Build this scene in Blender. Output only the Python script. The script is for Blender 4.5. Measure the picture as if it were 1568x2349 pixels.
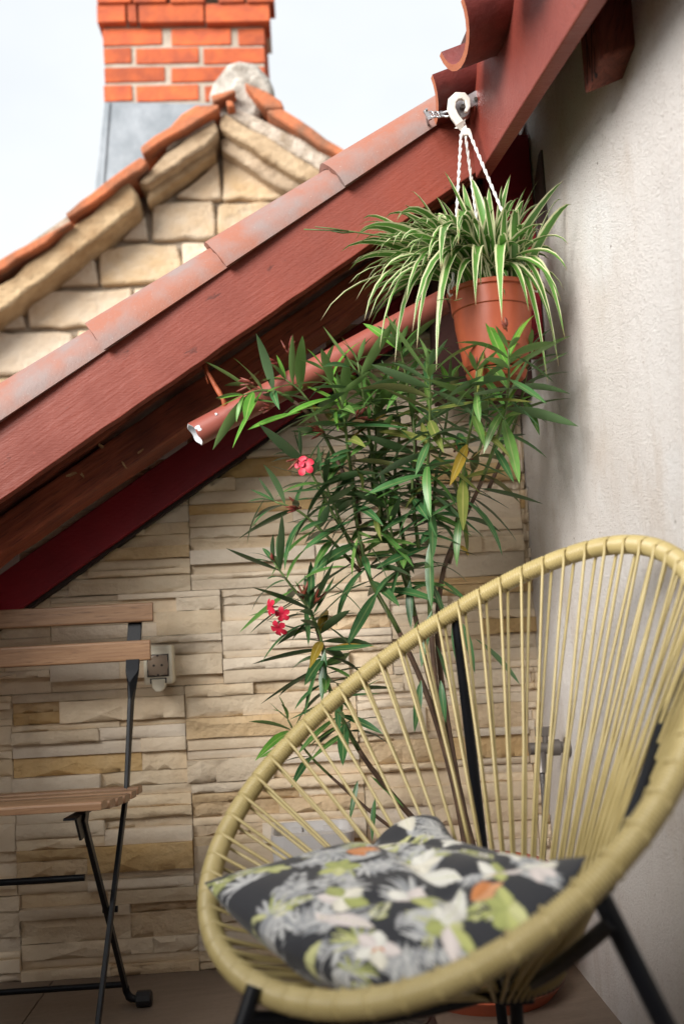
import bpy, math, random
import numpy as np
from mathutils import Vector, Matrix

for o in list(bpy.data.objects):
    bpy.data.objects.remove(o)
S = bpy.context.scene
COL = S.collection
rnd = random.Random(7)
rad = math.radians

# ------------------------------------------------------------------ camera
EYE = Vector((0, 0, 0.75))
YAW, PITCH, ROLL = rad(2.5), rad(6.5), rad(3.0)
fwd = Vector((math.sin(YAW) * math.cos(PITCH), math.cos(YAW) * math.cos(PITCH), math.sin(PITCH)))
rgt = fwd.cross(Vector((0, 0, 1))).normalized()
upv = rgt.cross(fwd)
rgt, upv = rgt * math.cos(ROLL) - upv * math.sin(ROLL), upv * math.cos(ROLL) + rgt * math.sin(ROLL)
cam_d = bpy.data.cameras.new('camera')
cam = bpy.data.objects.new('camera', cam_d)
COL.objects.link(cam)
m = Matrix((rgt, upv, -fwd)).transposed().to_4x4()
m.translation = EYE
cam.matrix_world = m
cam_d.sensor_fit = 'VERTICAL'
cam_d.sensor_height = 36
cam_d.lens = 35
cam_d.clip_start = 0.05
cam_d.clip_end = 500
cam_d.dof.use_dof = True
cam_d.dof.focus_distance = 1.90
cam_d.dof.aperture_fstop = 2.5
S.camera = cam

# ------------------------------------------------------------------ sky, sun, exposure
SUN_EL, SUN_AZ = rad(23), rad(222)      # azimuth clockwise from +Y: the light comes from behind the camera's left
w = bpy.data.worlds.new('World')
S.world = w
w.use_nodes = True
nt = w.node_tree
nt.nodes.clear()
sky = nt.nodes.new('ShaderNodeTexSky')
sky.sky_type = 'NISHITA'
sky.sun_disc = False
sky.sun_elevation = SUN_EL
sky.sun_rotation = SUN_AZ
sky.dust_density = 3.0
tc = nt.nodes.new('ShaderNodeTexCoord')
mp = nt.nodes.new('ShaderNodeMapping')
mp.inputs['Scale'].default_value = (1, 1, 1.6)
nz = nt.nodes.new('ShaderNodeTexNoise')
nz.inputs['Scale'].default_value = 2.2
nz.inputs['Detail'].default_value = 5
cr = nt.nodes.new('ShaderNodeMapRange')
cr.inputs[1].default_value = 0.35
cr.inputs[2].default_value = 0.62
cr.inputs[3].default_value = 0.84
cr.inputs[4].default_value = 0.99
mx = nt.nodes.new('ShaderNodeMix')
mx.data_type = 'RGBA'
mx.inputs[7].default_value = (5.4, 5.6, 5.7, 1)
bg = nt.nodes.new('ShaderNodeBackground')
bg.inputs['Strength'].default_value = 0.1
wo = nt.nodes.new('ShaderNodeOutputWorld')
L = nt.links.new
L(tc.outputs['Generated'], mp.inputs[0])
L(mp.outputs[0], nz.inputs['Vector'])
L(nz.outputs[0], cr.inputs[0])
L(cr.outputs[0], mx.inputs[0])
L(sky.outputs[0], mx.inputs[6])
L(mx.outputs[2], bg.inputs[0])
L(bg.outputs[0], wo.inputs[0])

sun_d = bpy.data.lights.new('sun', 'SUN')
sun_d.energy = 3.5
sun_d.angle = rad(36)
sun_d.color = (1.0, 0.965, 0.92)
sun = bpy.data.objects.new('sun', sun_d)
COL.objects.link(sun)
sd = Vector((math.sin(SUN_AZ) * math.cos(SUN_EL), math.cos(SUN_AZ) * math.cos(SUN_EL), math.sin(SUN_EL)))
sun.rotation_euler = sd.to_track_quat('Z', 'Y').to_euler()
sun.location = sd * 20

S.view_settings.view_transform = 'Standard'
S.view_settings.look = 'None'
S.view_settings.exposure = 0.92
S.view_settings.gamma = 1
S.view_settings.use_curve_mapping = False

# ------------------------------------------------------------------ survey helpers: a sight line met with a real plane
FPX = 35 / 36 * 2348.0


def sight(u, v):
    return rgt * ((u - 784) / FPX) - upv * ((v - 1174) / FPX) + fwd


def at(u, v, y):
    r = sight(u, v)
    return EYE + r * ((y - EYE.y) / r.y)


def atx(u, v, x):
    r = sight(u, v)
    return EYE + r * ((x - EYE.x) / r.x)


# ------------------------------------------------------------------ mesh helpers
BASE = {}


class MB:
    def __init__(s):
        s.v, s.f, s.uv = [], [], {}

    def add(s, vs, fs):
        n = len(s.v)
        s.v += [tuple(p) for p in vs]
        s.f += [tuple(i + n for i in f) for f in fs]
        return n

    def box(s, a, b, j=0.0):
        x0, y0, z0 = a
        x1, y1, z1 = b
        q = [(x0, y0, z0), (x1, y0, z0), (x1, y1, z0), (x0, y1, z0), (x0, y0, z1), (x1, y0, z1), (x1, y1, z1), (x0, y1, z1)]
        if j:
            q = [tuple(c + rnd.uniform(-j, j) for c in p) for p in q]
        s.add(q, [(0, 3, 2, 1), (4, 5, 6, 7), (0, 1, 5, 4), (1, 2, 6, 5), (2, 3, 7, 6), (3, 0, 4, 7)])

    def prism_y(s, poly, y0, y1):
        """poly: (x,z) points, counter-clockwise seen from -Y"""
        n = len(poly)
        a = sum(poly[i][0] * poly[(i + 1) % n][1] - poly[(i + 1) % n][0] * poly[i][1] for i in range(n))
        if a < 0:
            poly = poly[::-1]
        vs = [(p[0], y0, p[1]) for p in poly] + [(p[0], y1, p[1]) for p in poly]
        fs = [tuple(range(n)), tuple(range(2 * n - 1, n - 1, -1))]
        fs += [(i + n, (i + 1) % n + n, (i + 1) % n, i) for i in range(n)]
        s.add(vs, fs)

    def tube(s, pts, r, n=8, caps=True, closed=False):
        pts = [Vector(p) for p in pts]
        k = len(pts)
        rr = r if isinstance(r, (list, tuple)) else [r] * k
        base = len(s.v)
        t0 = (pts[1] - pts[0]).normalized()
        ref = Vector((0, 0, 1)) if abs(t0.z) < 0.9 else Vector((1, 0, 0))
        a = t0.cross(ref).normalized()
        for i in range(k):
            if closed:
                t = (pts[(i + 1) % k] - pts[i - 1]).normalized()
            else:
                t = (pts[min(i + 1, k - 1)] - pts[max(i - 1, 0)]).normalized()
            a = (a - t * a.dot(t)).normalized()
            b = t.cross(a)
            for j in range(n):
                c = 2 * math.pi * j / n
                s.v.append(tuple(pts[i] + (a * math.cos(c) + b * math.sin(c)) * rr[i]))
        for i in range(k if closed else k - 1):
            i2 = (i + 1) % k
            for j in range(n):
                j2 = (j + 1) % n
                s.f.append((base + i * n + j, base + i * n + j2, base + i2 * n + j2, base + i2 * n + j))
        if caps and not closed:
            s.f.append(tuple(base + j for j in range(n))[::-1])
            s.f.append(tuple(base + (k - 1) * n + j for j in range(n)))

    def flat_bar(s, pts, wdir, wd, th):
        """a bar of rectangular section along pts; wdir = list of width directions"""
        pts = [Vector(p) for p in pts]
        k = len(pts)
        base = len(s.v)
        for i in range(k):
            t = (pts[min(i + 1, k - 1)] - pts[max(i - 1, 0)]).normalized()
            a = Vector(wdir[i] if isinstance(wdir, list) else wdir)
            a = (a - t * a.dot(t)).normalized()
            b = t.cross(a)
            wi = wd[i] if isinstance(wd, list) else wd
            for sa, sb in ((-1, -1), (1, -1), (1, 1), (-1, 1)):
                s.v.append(tuple(pts[i] + a * sa * wi / 2 + b * sb * th / 2))
        for i in range(k - 1):
            for j in range(4):
                j2 = (j + 1) % 4
                s.f.append((base + i * 4 + j, base + i * 4 + j2, base + i * 4 + 4 + j2, base + i * 4 + 4 + j))
        s.f.append((base + 3, base + 2, base + 1, base))
        s.f.append(tuple(base + (k - 1) * 4 + j for j in range(4)))

    def lathe(s, prof, c, n=40, axis=None):
        """prof: list of (r, z) ; around the vertical through c"""
        base = len(s.v)
        for r, z in prof:
            for j in range(n):
                t = 2 * math.pi * j / n
                s.v.append((c[0] + r * math.cos(t), c[1] + r * math.sin(t), c[2] + z))
        for i in range(len(prof) - 1):
            for j in range(n):
                j2 = (j + 1) % n
                s.f.append((base + i * n + j, base + i * n + j2, base + (i + 1) * n + j2, base + (i + 1) * n + j))


def mesh_of(name, mb, off, smooth):
    me = bpy.data.meshes.new(name)
    o = off
    me.from_pydata([(p[0] - o[0], p[1] - o[1], p[2] - o[2]) for p in mb.v], [], mb.f)
    if smooth:
        me.polygons.foreach_set('use_smooth', [True] * len(me.polygons))
        if smooth is not True:
            me.set_sharp_from_angle(angle=rad(smooth))
    return me


def obj(name, mb, mat, parent=None, smooth=False, bevel=0.0, off=None):
    off = off if off is not None else (BASE[parent.name] if parent else Vector((0, 0, 0)))
    me = mesh_of(name, mb, off, smooth)
    if mat:
        me.materials.append(mat)
    o = bpy.data.objects.new(name, me)
    COL.objects.link(o)
    if parent:
        o.parent = parent
    elif off is not None:
        o.location = off
    BASE[o.name] = Vector(off)
    if bevel:
        b = o.modifiers.new('bevel', 'BEVEL')
        b.width = bevel
        b.segments = 2
        b.limit_method = 'ANGLE'
        b.angle_limit = rad(40)
        b.harden_normals = False
    return o


def thing(name, label, cat, loc, group=None):
    o = bpy.data.objects.new(name, None)
    COL.objects.link(o)
    o.empty_display_size = 0.05
    o.location = loc
    BASE[o.name] = Vector(loc)
    tag(o, label, cat, group)
    return o


def tag(o, label, cat, group=None):
    o['label'] = label
    o['category'] = cat
    if group:
        o['group'] = group
    return o


# ------------------------------------------------------------------ materials
def new_mat(name):
    mt = bpy.data.materials.new(name)
    mt.use_nodes = True
    n = mt.node_tree
    b = n.nodes['Principled BSDF']
    return mt, n, b


def N(n, typ, **kw):
    x = n.nodes.new(typ)
    for k, v in kw.items():
        setattr(x, k, v)
    return x


def mixc(n, fac, a, b, blend='MIX'):
    x = N(n, 'ShaderNodeMix', data_type='RGBA', blend_type=blend)
    x.clamp_factor = True
    for sock, val in ((x.inputs[0], fac), (x.inputs[6], a), (x.inputs[7], b)):
        if isinstance(val, bpy.types.NodeSocket):
            n.links.new(val, sock)
        elif isinstance(val, (int, float)):
            sock.default_value = val
        else:
            sock.default_value = (*val, 1)
    return x.outputs[2]


def mrange(n, src, a, b, c=0.0, d=1.0):
    x = N(n, 'ShaderNodeMapRange')
    n.links.new(src, x.inputs[0])
    for i, val in enumerate((a, b, c, d)):
        x.inputs[i + 1].default_value = val
    return x.outputs[0]


def pos(n, scale=(1, 1, 1), rot=(0, 0, 0), obj_space=False):
    if obj_space:
        g = N(n, 'ShaderNodeTexCoord').outputs['Object']
    else:
        g = N(n, 'ShaderNodeNewGeometry').outputs['Position']
    if scale == (1, 1, 1) and rot == (0, 0, 0):
        return g
    mp1 = N(n, 'ShaderNodeMapping', vector_type='TEXTURE')
    mp1.inputs['Rotation'].default_value = rot
    n.links.new(g, mp1.inputs[0])
    mp2 = N(n, 'ShaderNodeMapping')
    mp2.inputs['Scale'].default_value = scale
    n.links.new(mp1.outputs[0], mp2.inputs[0])
    return mp2.outputs[0]


def noise(n, vec, scale, detail=4, rough=0.55, dist=0.0):
    x = N(n, 'ShaderNodeTexNoise')
    x.inputs['Scale'].default_value = scale
    x.inputs['Detail'].default_value = detail
    x.inputs['Roughness'].default_value = rough
    x.inputs['Distortion'].default_value = dist
    n.links.new(vec, x.inputs['Vector'])
    return x.outputs[0]


def bump(n, b, h, dist, strength=1.0, prev=None):
    x = N(n, 'ShaderNodeBump')
    x.inputs['Strength'].default_value = strength
    x.inputs['Distance'].default_value = dist
    n.links.new(h, x.inputs['Height'])
    if prev is not None:
        n.links.new(prev, x.inputs['Normal'])
    n.links.new(x.outputs[0], b.inputs['Normal'])
    return x.outputs[0]


def rand_of(n):
    return N(n, 'ShaderNodeObjectInfo').outputs['Random']


def simple(name, col, rough=0.5, metal=0.0, spec=0.5, col2=None, nscale=20, bscale=0, bdist=0.001, bstr=1.0, vary=0.0, coat=0):
    mt, n, b = new_mat(name)
    p = pos(n)
    c = None
    if col2:
        c = mixc(n, mrange(n, noise(n, p, nscale, 5), 0.35, 0.65), col, col2)
    if vary:
        base = c if c is not None else tuple(col)
        h = N(n, 'ShaderNodeHueSaturation')
        if c is not None:
            n.links.new(c, h.inputs['Color'])
        else:
            h.inputs['Color'].default_value = (*col, 1)
        n.links.new(mrange(n, rand_of(n), 0, 1, 1 - vary, 1 + vary), h.inputs['Value'])
        c = h.outputs[0]
    if c is not None:
        n.links.new(c, b.inputs['Base Color'])
    else:
        b.inputs['Base Color'].default_value = (*col, 1)
    b.inputs['Roughness'].default_value = rough
    b.inputs['Metallic'].default_value = metal
    b.inputs['Specular IOR Level'].default_value = spec
    if coat:
        b.inputs['Coat Weight'].default_value = coat
    if bscale:
        bump(n, b, noise(n, p, bscale, 5, 0.6), bdist, bstr)
    return mt


def stone_mat(name, c1, c2, c3, bd=0.006, bs=38, vary=0.12):
    mt, n, b = new_mat(name)
    p = pos(n)
    ps = pos(n, (1, 1, 1.35))
    big = noise(n, ps, 9, 4, 0.6)
    fine = noise(n, ps, bs, 7, 0.62, 0.1)
    c = mixc(n, mrange(n, big, 0.35, 0.68), c1, c2)
    c = mixc(n, mrange(n, fine, 0.55, 0.78, 0, 0.32), c, c3)
    sp = noise(n, p, 260, 2, 0.5)
    c = mixc(n, mrange(n, sp, 0.62, 0.75, 0, 0.25), c, c3)
    h = N(n, 'ShaderNodeHueSaturation')
    n.links.new(c, h.inputs['Color'])
    r = rand_of(n)
    n.links.new(mrange(n, r, 0, 1, 1 - vary, 1 + vary), h.inputs['Value'])
    wn = N(n, 'ShaderNodeTexWhiteNoise', noise_dimensions='1D')
    n.links.new(r, wn.inputs['W'])
    n.links.new(mrange(n, wn.outputs['Value'], 0, 1, 0.8, 1.18), h.inputs['Saturation'])
    n.links.new(h.outputs[0], b.inputs['Base Color'])
    b.inputs['Roughness'].default_value = 0.85
    b.inputs['Specular IOR Level'].default_value = 0.25
    rg = N(n, 'ShaderNodeTexNoise', noise_type='RIDGED_MULTIFRACTAL') if False else None
    b1 = bump(n, b, big, bd * 2.0, 0.8)
    b2 = bump(n, b, fine, bd, 0.8, b1)
    bump(n, b, sp, 0.0008, 0.6, b2)
    return mt


M = {}
M['stone'] = stone_mat('pale_cladding_stone', (0.76, 0.635, 0.47), (0.69, 0.55, 0.385), (0.46, 0.34, 0.23))
M['stone_smooth'] = stone_mat('smooth_cladding_stone', (0.76, 0.64, 0.49), (0.70, 0.57, 0.415), (0.52, 0.40, 0.285), 0.0042, 34)
M['stone_gold'] = stone_mat('golden_cladding_stone', (0.68, 0.51, 0.31), (0.61, 0.43, 0.235), (0.41, 0.27, 0.14), 0.008, 48)
M['stone_back'] = simple('cladding_joint', (0.16, 0.125, 0.095), 0.95, bscale=60, bdist=0.003)
M['limestone'] = stone_mat('gable_limestone', (0.64, 0.52, 0.385), (0.58, 0.425, 0.27), (0.44, 0.32, 0.20), 0.012, 34, 0.13)
M['coping'] = stone_mat('weathered_coping_stone', (0.54, 0.40, 0.25), (0.34, 0.225, 0.125), (0.15, 0.105, 0.07), 0.014, 24, 0.10)
M['mortar'] = simple('old_mortar', (0.42, 0.35, 0.27), 0.95, col2=(0.24, 0.19, 0.14), nscale=9, bscale=30, bdist=0.012)
M['ridge_mortar'] = simple('grey_ridge_mortar', (0.58, 0.54, 0.48), 0.95, col2=(0.20, 0.17, 0.14), nscale=14, bscale=26, bdist=0.02)
M['pale_mortar'] = simple('pale_bedding_mortar', (0.64, 0.56, 0.47), 0.95, col2=(0.32, 0.25, 0.18), nscale=20, bscale=34, bdist=0.018)
M['brick_mortar'] = simple('brick_joint_mortar', (0.48, 0.42, 0.35), 0.95, col2=(0.36, 0.30, 0.24), nscale=16, bscale=50, bdist=0.005)
M['brick'] = simple('orange_brick', (0.56, 0.122, 0.038), 0.88, col2=(0.36, 0.078, 0.035), nscale=14, bscale=55, bdist=0.004, vary=0.2)
M['lead'] = simple('grey_sheet_metal', (0.29, 0.315, 0.345), 0.55, 0.2, col2=(0.20, 0.225, 0.25), nscale=9, bscale=5, bdist=0.008)
M['old_tile'] = simple('old_orange_tile', (0.58, 0.17, 0.065), 0.85, col2=(0.22, 0.105, 0.06), nscale=9, bscale=50, bdist=0.005, vary=0.1)


def painted_board(name, c1, c2, rough=0.5, grain=0.0015, ang=33):
    mt, n, b = new_mat(name)
    p = pos(n)
    g = pos(n, (0.10, 1, 1), (0, rad(-ang), 0))
    gr = noise(n, g, 170, 4, 0.6)
    cross = noise(n, pos(n, (1, 1, 0.25), (0, rad(-ang - 55), 0)), 260, 2, 0.5)
    blot = noise(n, p, 6, 5, 0.6)
    c = mixc(n, mrange(n, blot, 0.35, 0.7), c1, c2)
    fleck = noise(n, p, 55, 3, 0.6)
    c = mixc(n, mrange(n, fleck, 0.70, 0.78, 0, 0.35), c, tuple(min(1, x * 1.9 + 0.03) for x in c1))
    ch_ = noise(n, pos(n, (0.3, 1, 1), (0, rad(-ang), 0)), 34, 5, 0.7)
    c = mixc(n, mrange(n, ch_, 0.66, 0.70, 0, 0.65), c, tuple(x * 0.35 for x in c2))
    n.links.new(c, b.inputs['Base Color'])
    n.links.new(mrange(n, blot, 0.3, 0.7, rough - 0.08, rough + 0.15), b.inputs['Roughness'])
    b.inputs['Specular IOR Level'].default_value = 0.4
    b1 = bump(n, b, gr, grain, 0.7)
    b2 = bump(n, b, cross, grain * 0.8, 0.5, b1)
    bump(n, b, noise(n, p, 26, 3), 0.0018, 0.5, b2)
    return mt


M['board'] = painted_board('oxide_red_painted_board', (0.235, 0.047, 0.027), (0.18, 0.035, 0.021))
M['crimson'] = painted_board('crimson_painted_board', (0.25, 0.012, 0.022), (0.18, 0.009, 0.017), 0.45)
M['fascia'] = painted_board('red_fascia_paint', (0.26, 0.054, 0.036), (0.19, 0.038, 0.028), 0.42, 0.002, 5)


def timber(name, c1, c2, c3, ang=33, scale=1.0, rough=0.6, bd=0.002, spec=0.35):
    mt, n, b = new_mat(name)
    g = pos(n, (0.07, 1, 1), (0, rad(-ang), 0))
    a = noise(n, g, 55 * scale, 6, 0.65, 0.8)
    f = noise(n, g, 240 * scale, 3, 0.6)
    big = noise(n, pos(n), 5, 4)
    c = mixc(n, mrange(n, a, 0.34, 0.68), c1, c2)
    c = mixc(n, mrange(n, f, 0.55, 0.72, 0, 0.7), c, c3)
    c = mixc(n, mrange(n, big, 0.5, 0.75, 0, 0.6), c, c3)
    h = N(n, 'ShaderNodeHueSaturation')
    n.links.new(c, h.inputs['Color'])
    n.links.new(mrange(n, rand_of(n), 0, 1, 0.85, 1.15), h.inputs['Value'])
    n.links.new(h.outputs[0], b.inputs['Base Color'])
    b.inputs['Roughness'].default_value = rough
    b.inputs['Specular IOR Level'].default_value = spec
    b1 = bump(n, b, a, bd, 0.8)
    bump(n, b, f, bd * 0.4, 0.6, b1)
    return mt


M['rafter'] = timber('stained_rafter_timber', (0.30, 0.078, 0.036), (0.17, 0.036, 0.020), (0.035, 0.010, 0.008), bd=0.005)
M['tail'] = timber('weathered_rafter_tail', (0.27, 0.075, 0.042), (0.13, 0.032, 0.022), (0.030, 0.010, 0.009), ang=75, scale=1.6, bd=0.010)
M['grey_wood'] = timber('grey_old_wood', (0.16, 0.13, 0.12), (0.10, 0.075, 0.07), (0.05, 0.035, 0.035), ang=85, bd=0.004)
M['bare_wood'] = simple('bare_pale_wood', (0.46, 0.30, 0.15), 0.8, col2=(0.30, 0.15, 0.07), nscale=90)
M['deck'] = simple('dark_roof_deck', (0.06, 0.022, 0.018), 0.9, bscale=40, bdist=0.003)
M['acacia'] = timber('oiled_acacia_slat', (0.35, 0.205, 0.112), (0.245, 0.132, 0.070), (0.12, 0.060, 0.034), ang=0, scale=1.5, rough=0.42, bd=0.0008, spec=0.4)


def verge_tile_mat():
    mt, n, b = new_mat('weathered_red_tile')
    p = pos(n)
    a = noise(n, p, 7, 4, 0.6)
    f = noise(n, p, 160, 3, 0.7)
    s = noise(n, p, 420, 2, 0.7)
    c = mixc(n, mrange(n, a, 0.40, 0.62), (0.31, 0.115, 0.072), (0.25, 0.180, 0.165))
    c = mixc(n, mrange(n, f, 0.56, 0.76, 0, 0.5), c, (0.25, 0.16, 0.145))
    c = mixc(n, mrange(n, s, 0.68, 0.76, 0, 0.8), c, (0.55, 0.47, 0.42))
    n.links.new(c, b.inputs['Base Color'])
    b.inputs['Roughness'].default_value = 0.62
    bump(n, b, f, 0.0012, 0.6)
    return mt


M['verge_tile'] = verge_tile_mat()
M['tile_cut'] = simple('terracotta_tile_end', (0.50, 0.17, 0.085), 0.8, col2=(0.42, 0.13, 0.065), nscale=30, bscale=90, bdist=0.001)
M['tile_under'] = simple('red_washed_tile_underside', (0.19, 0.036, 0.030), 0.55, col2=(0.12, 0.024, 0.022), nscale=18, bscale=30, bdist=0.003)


def plaster_mat():
    mt, n, b = new_mat('off_white_plaster')
    p = pos(n)
    big = noise(n, p, 2.6, 5, 0.6)
    mid = noise(n, pos(n, (1, 1, 0.45)), 8, 5, 0.65)
    gr = noise(n, p, 260, 5, 0.7)
    gr2 = noise(n, p, 75, 4, 0.6)
    c = mixc(n, mrange(n, big, 0.35, 0.7), (0.80, 0.765, 0.735), (0.72, 0.67, 0.63))
    c = mixc(n, mrange(n, mid, 0.54, 0.72, 0, 0.5), c, (0.60, 0.51, 0.43))
    drip = noise(n, pos(n, (1, 1, 0.09)), 16, 4, 0.6)
    c = mixc(n, mrange(n, drip, 0.56, 0.74, 0, 0.2), c, (0.52, 0.44, 0.37))
    pt = noise(n, p, 3.3, 2, 0.4)
    c = mixc(n, mrange(n, pt, 0.60, 0.72, 0, 0.5), c, (0.82, 0.82, 0.82))
    # small holes and dirt specks
    vo = N(n, 'ShaderNodeTexVoronoi', feature='F1')
    vo.inputs['Scale'].default_value = 30
    n.links.new(p, vo.inputs['Vector'])
    spk = mrange(n, vo.outputs['Distance'], 0.05, 0.11, 1, 0)
    gate = mrange(n, noise(n, p, 11, 3, 0.6), 0.56, 0.62)
    mul = N(n, 'ShaderNodeMath', operation='MULTIPLY')
    n.links.new(spk, mul.inputs[0])
    n.links.new(gate, mul.inputs[1])
    c = mixc(n, mul.outputs[0], c, (0.16, 0.11, 0.085))
    pit = mrange(n, gr, 0.57, 0.68, 0, 0.7)
    c = mixc(n, pit, c, (0.33, 0.25, 0.20))
    n.links.new(c, b.inputs['Base Color'])
    b.inputs['Roughness'].default_value = 0.9
    b.inputs['Specular IOR Level'].default_value = 0.2
    b1 = bump(n, b, gr2, 0.0028, 0.6)
    b2 = bump(n, b, gr, 0.0065, 0.9, b1)
    bump(n, b, big, 0.03, 0.5, b2)
    return mt


M['plaster'] = plaster_mat()
M['shade_wall'] = simple('grey_beige_shade_wall', (0.26, 0.23, 0.20), 0.95)  # for the added out-of-view walls, kept dark to cut fill light


def floor_mat():
    mt, n, b = new_mat('beige_porcelain_floor')
    st = pos(n, (0.16, 1, 1), (0, 0, rad(12)))
    a = noise(n, st, 26, 6, 0.6, 1.2)
    g = noise(n, pos(n), 90, 4, 0.6)
    c = mixc(n, mrange(n, a, 0.35, 0.7), (0.22, 0.165, 0.125), (0.18, 0.135, 0.10))
    c = mixc(n, mrange(n, g, 0.5, 0.8, 0, 0.5), c, (0.14, 0.105, 0.08))
    n.links.new(c, b.inputs['Base Color'])
    b.inputs['Roughness'].default_value = 0.55
    bump(n, b, g, 0.001, 0.5)
    return mt


M['floor'] = floor_mat()
M['grout'] = simple('dark_grout', (0.20, 0.17, 0.14), 0.95)
M['ground'] = simple('street_ground', (0.20, 0.18, 0.15), 0.95, col2=(0.15, 0.13, 0.11), nscale=0.6)
M['cord'] = simple('olive_beige_plastic_cord', (0.50, 0.405, 0.185), 0.36, spec=0.5, col2=(0.44, 0.35, 0.15), nscale=30)
M['black_metal'] = simple('black_powder_coated_steel', (0.005, 0.006, 0.009), 0.42, spec=0.3, bscale=300, bdist=0.0003)
M['black_rubber'] = simple('black_plastic_cap', (0.010, 0.010, 0.012), 0.5)
M['terracotta'] = simple('terracotta_plastic', (0.43, 0.100, 0.046), 0.42, col2=(0.35, 0.072, 0.035), nscale=5, spec=0.4, bscale=14, bdist=0.002, bstr=0.4)
M['white_plastic'] = simple('white_plastic', (0.74, 0.71, 0.66), 0.4, col2=(0.66, 0.62, 0.56), nscale=60)
M['twine'] = simple('white_twisted_cord', (0.78, 0.75, 0.73), 0.7)
M['steel'] = simple('galvanised_steel', (0.52, 0.53, 0.55), 0.34, 0.85, col2=(0.40, 0.40, 0.41), nscale=60)
M['soil'] = simple('potting_soil', (0.035, 0.024, 0.017), 1.0, bscale=90, bdist=0.01)
M['planter_grey'] = simple('pale_grey_planter', (0.56, 0.54, 0.53), 0.45, col2=(0.50, 0.48, 0.47), nscale=10)
M['socket'] = simple('ivory_socket_plastic', (0.80, 0.745, 0.60), 0.4)
M['socket_inner'] = simple('taupe_socket_face', (0.33, 0.255, 0.19), 0.35)
M['socket_dark'] = simple('dark_socket_gasket', (0.035, 0.030, 0.028), 0.6)
M['pipe'] = simple('red_brown_pipe_paint', (0.33, 0.095, 0.07), 0.42, col2=(0.28, 0.075, 0.055), nscale=14)
M['pipe_raw'] = simple('bare_grey_pipe_end', (0.62, 0.64, 0.67), 0.55)
M['wire'] = simple('rusty_orange_wire', (0.36, 0.085, 0.03), 0.6, bscale=80, bdist=0.003)
M['bark'] = simple('oleander_stem_bark', (0.13, 0.075, 0.045), 0.8, col2=(0.075, 0.045, 0.03), nscale=40, bscale=90, bdist=0.002)
M['green_stem'] = simple('green_oleander_stem', (0.11, 0.17, 0.045), 0.55, col2=(0.075, 0.11, 0.03), nscale=40)
M['petal'] = simple('red_pink_petal', (0.60, 0.018, 0.055), 0.5, col2=(0.48, 0.012, 0.04), nscale=60)
M['bud'] = simple('dark_red_bud', (0.15, 0.018, 0.018), 0.5, col2=(0.22, 0.06, 0.03), nscale=90)
M['hose'] = simple('dark_braided_hose', (0.14, 0.13, 0.125), 0.4, 0.5, bscale=300, bdist=0.002)
M['tap'] = simple('dull_tap_metal', (0.20, 0.18, 0.165), 0.42, 0.7)
M['drain'] = simple('dark_drain_metal', (0.10, 0.095, 0.09), 0.35, 0.8)
M['joint_dark'] = simple('dark_recess', (0.03, 0.02, 0.018), 0.95)


def leaf_mat(name, top, edge, rib, back, rough=0.38, thin=0.12, vary=0.2):
    mt, n, b = new_mat(name)
    uv = N(n, 'ShaderNodeUVMap').outputs[0]
    sep = N(n, 'ShaderNodeSeparateXYZ')
    n.links.new(uv, sep.inputs[0])
    ab = N(n, 'ShaderNodeMath', operation='ABSOLUTE')
    sub = N(n, 'ShaderNodeMath', operation='SUBTRACT')
    n.links.new(sep.outputs[0], sub.inputs[0])
    sub.inputs[1].default_value = 0.5
    n.links.new(sub.outputs[0], ab.inputs[0])
    ribm = mrange(n, ab.outputs[0], 0.03, 0.075, 1, 0)
    c = mixc(n, mrange(n, noise(n, pos(n), 30, 3), 0.35, 0.65), top, edge)
    h = N(n, 'ShaderNodeHueSaturation')
    n.links.new(c, h.inputs['Color'])
    r = rand_of(n)
    n.links.new(mrange(n, r, 0, 1, 1 - vary, 1 + vary), h.inputs['Value'])
    wn = N(n, 'ShaderNodeTexWhiteNoise', noise_dimensions='1D')
    n.links.new(r, wn.inputs['W'])
    n.links.new(mrange(n, wn.outputs['Value'], 0, 1, 0.485, 0.515), h.inputs['Hue'])
    c = mixc(n, ribm, h.outputs[0], rib)
    bf = N(n, 'ShaderNodeNewGeometry').outputs['Backfacing']
    c = mixc(n, bf, c, back)
    n.links.new(c, b.inputs['Base Color'])
    b.inputs['Roughness'].default_value = rough
    b.inputs['Specular IOR Level'].default_value = 0.5
    tr = N(n, 'ShaderNodeBsdfTranslucent')
    n.links.new(c, tr.inputs['Color'])
    ms = N(n, 'ShaderNodeMixShader')
    ms.inputs[0].default_value = thin
    out = n.nodes['Material Output']
    n.links.new(b.outputs[0], ms.inputs[1])
    n.links.new(tr.outputs[0], ms.inputs[2])
    n.links.new(ms.outputs[0], out.inputs[0])
    return mt


M['leaf_dark'] = leaf_mat('dark_oleander_leaf', (0.058, 0.160, 0.050), (0.047, 0.130, 0.044), (0.17, 0.24, 0.09), (0.075, 0.13, 0.06))
M['leaf_mid'] = leaf_mat('mid_oleander_leaf', (0.105, 0.235, 0.048), (0.085, 0.195, 0.042), (0.22, 0.30, 0.10), (0.10, 0.17, 0.075))
M['leaf_light'] = leaf_mat('sunlit_oleander_leaf', (0.16, 0.38, 0.045), (0.115, 0.30, 0.040), (0.26, 0.40, 0.10), (0.15, 0.25, 0.08), thin=0.22)  # sunlit look of the tip leaves put into a lighter green
M['leaf_olive'] = leaf_mat('olive_oleander_leaf', (0.155, 0.185, 0.040), (0.125, 0.15, 0.034), (0.27, 0.26, 0.08), (0.15, 0.16, 0.06))
M['leaf_yellow'] = leaf_mat('yellowed_oleander_leaf', (0.40, 0.27, 0.04), (0.33, 0.20, 0.03), (0.45, 0.35, 0.10), (0.36, 0.25, 0.07))


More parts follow.
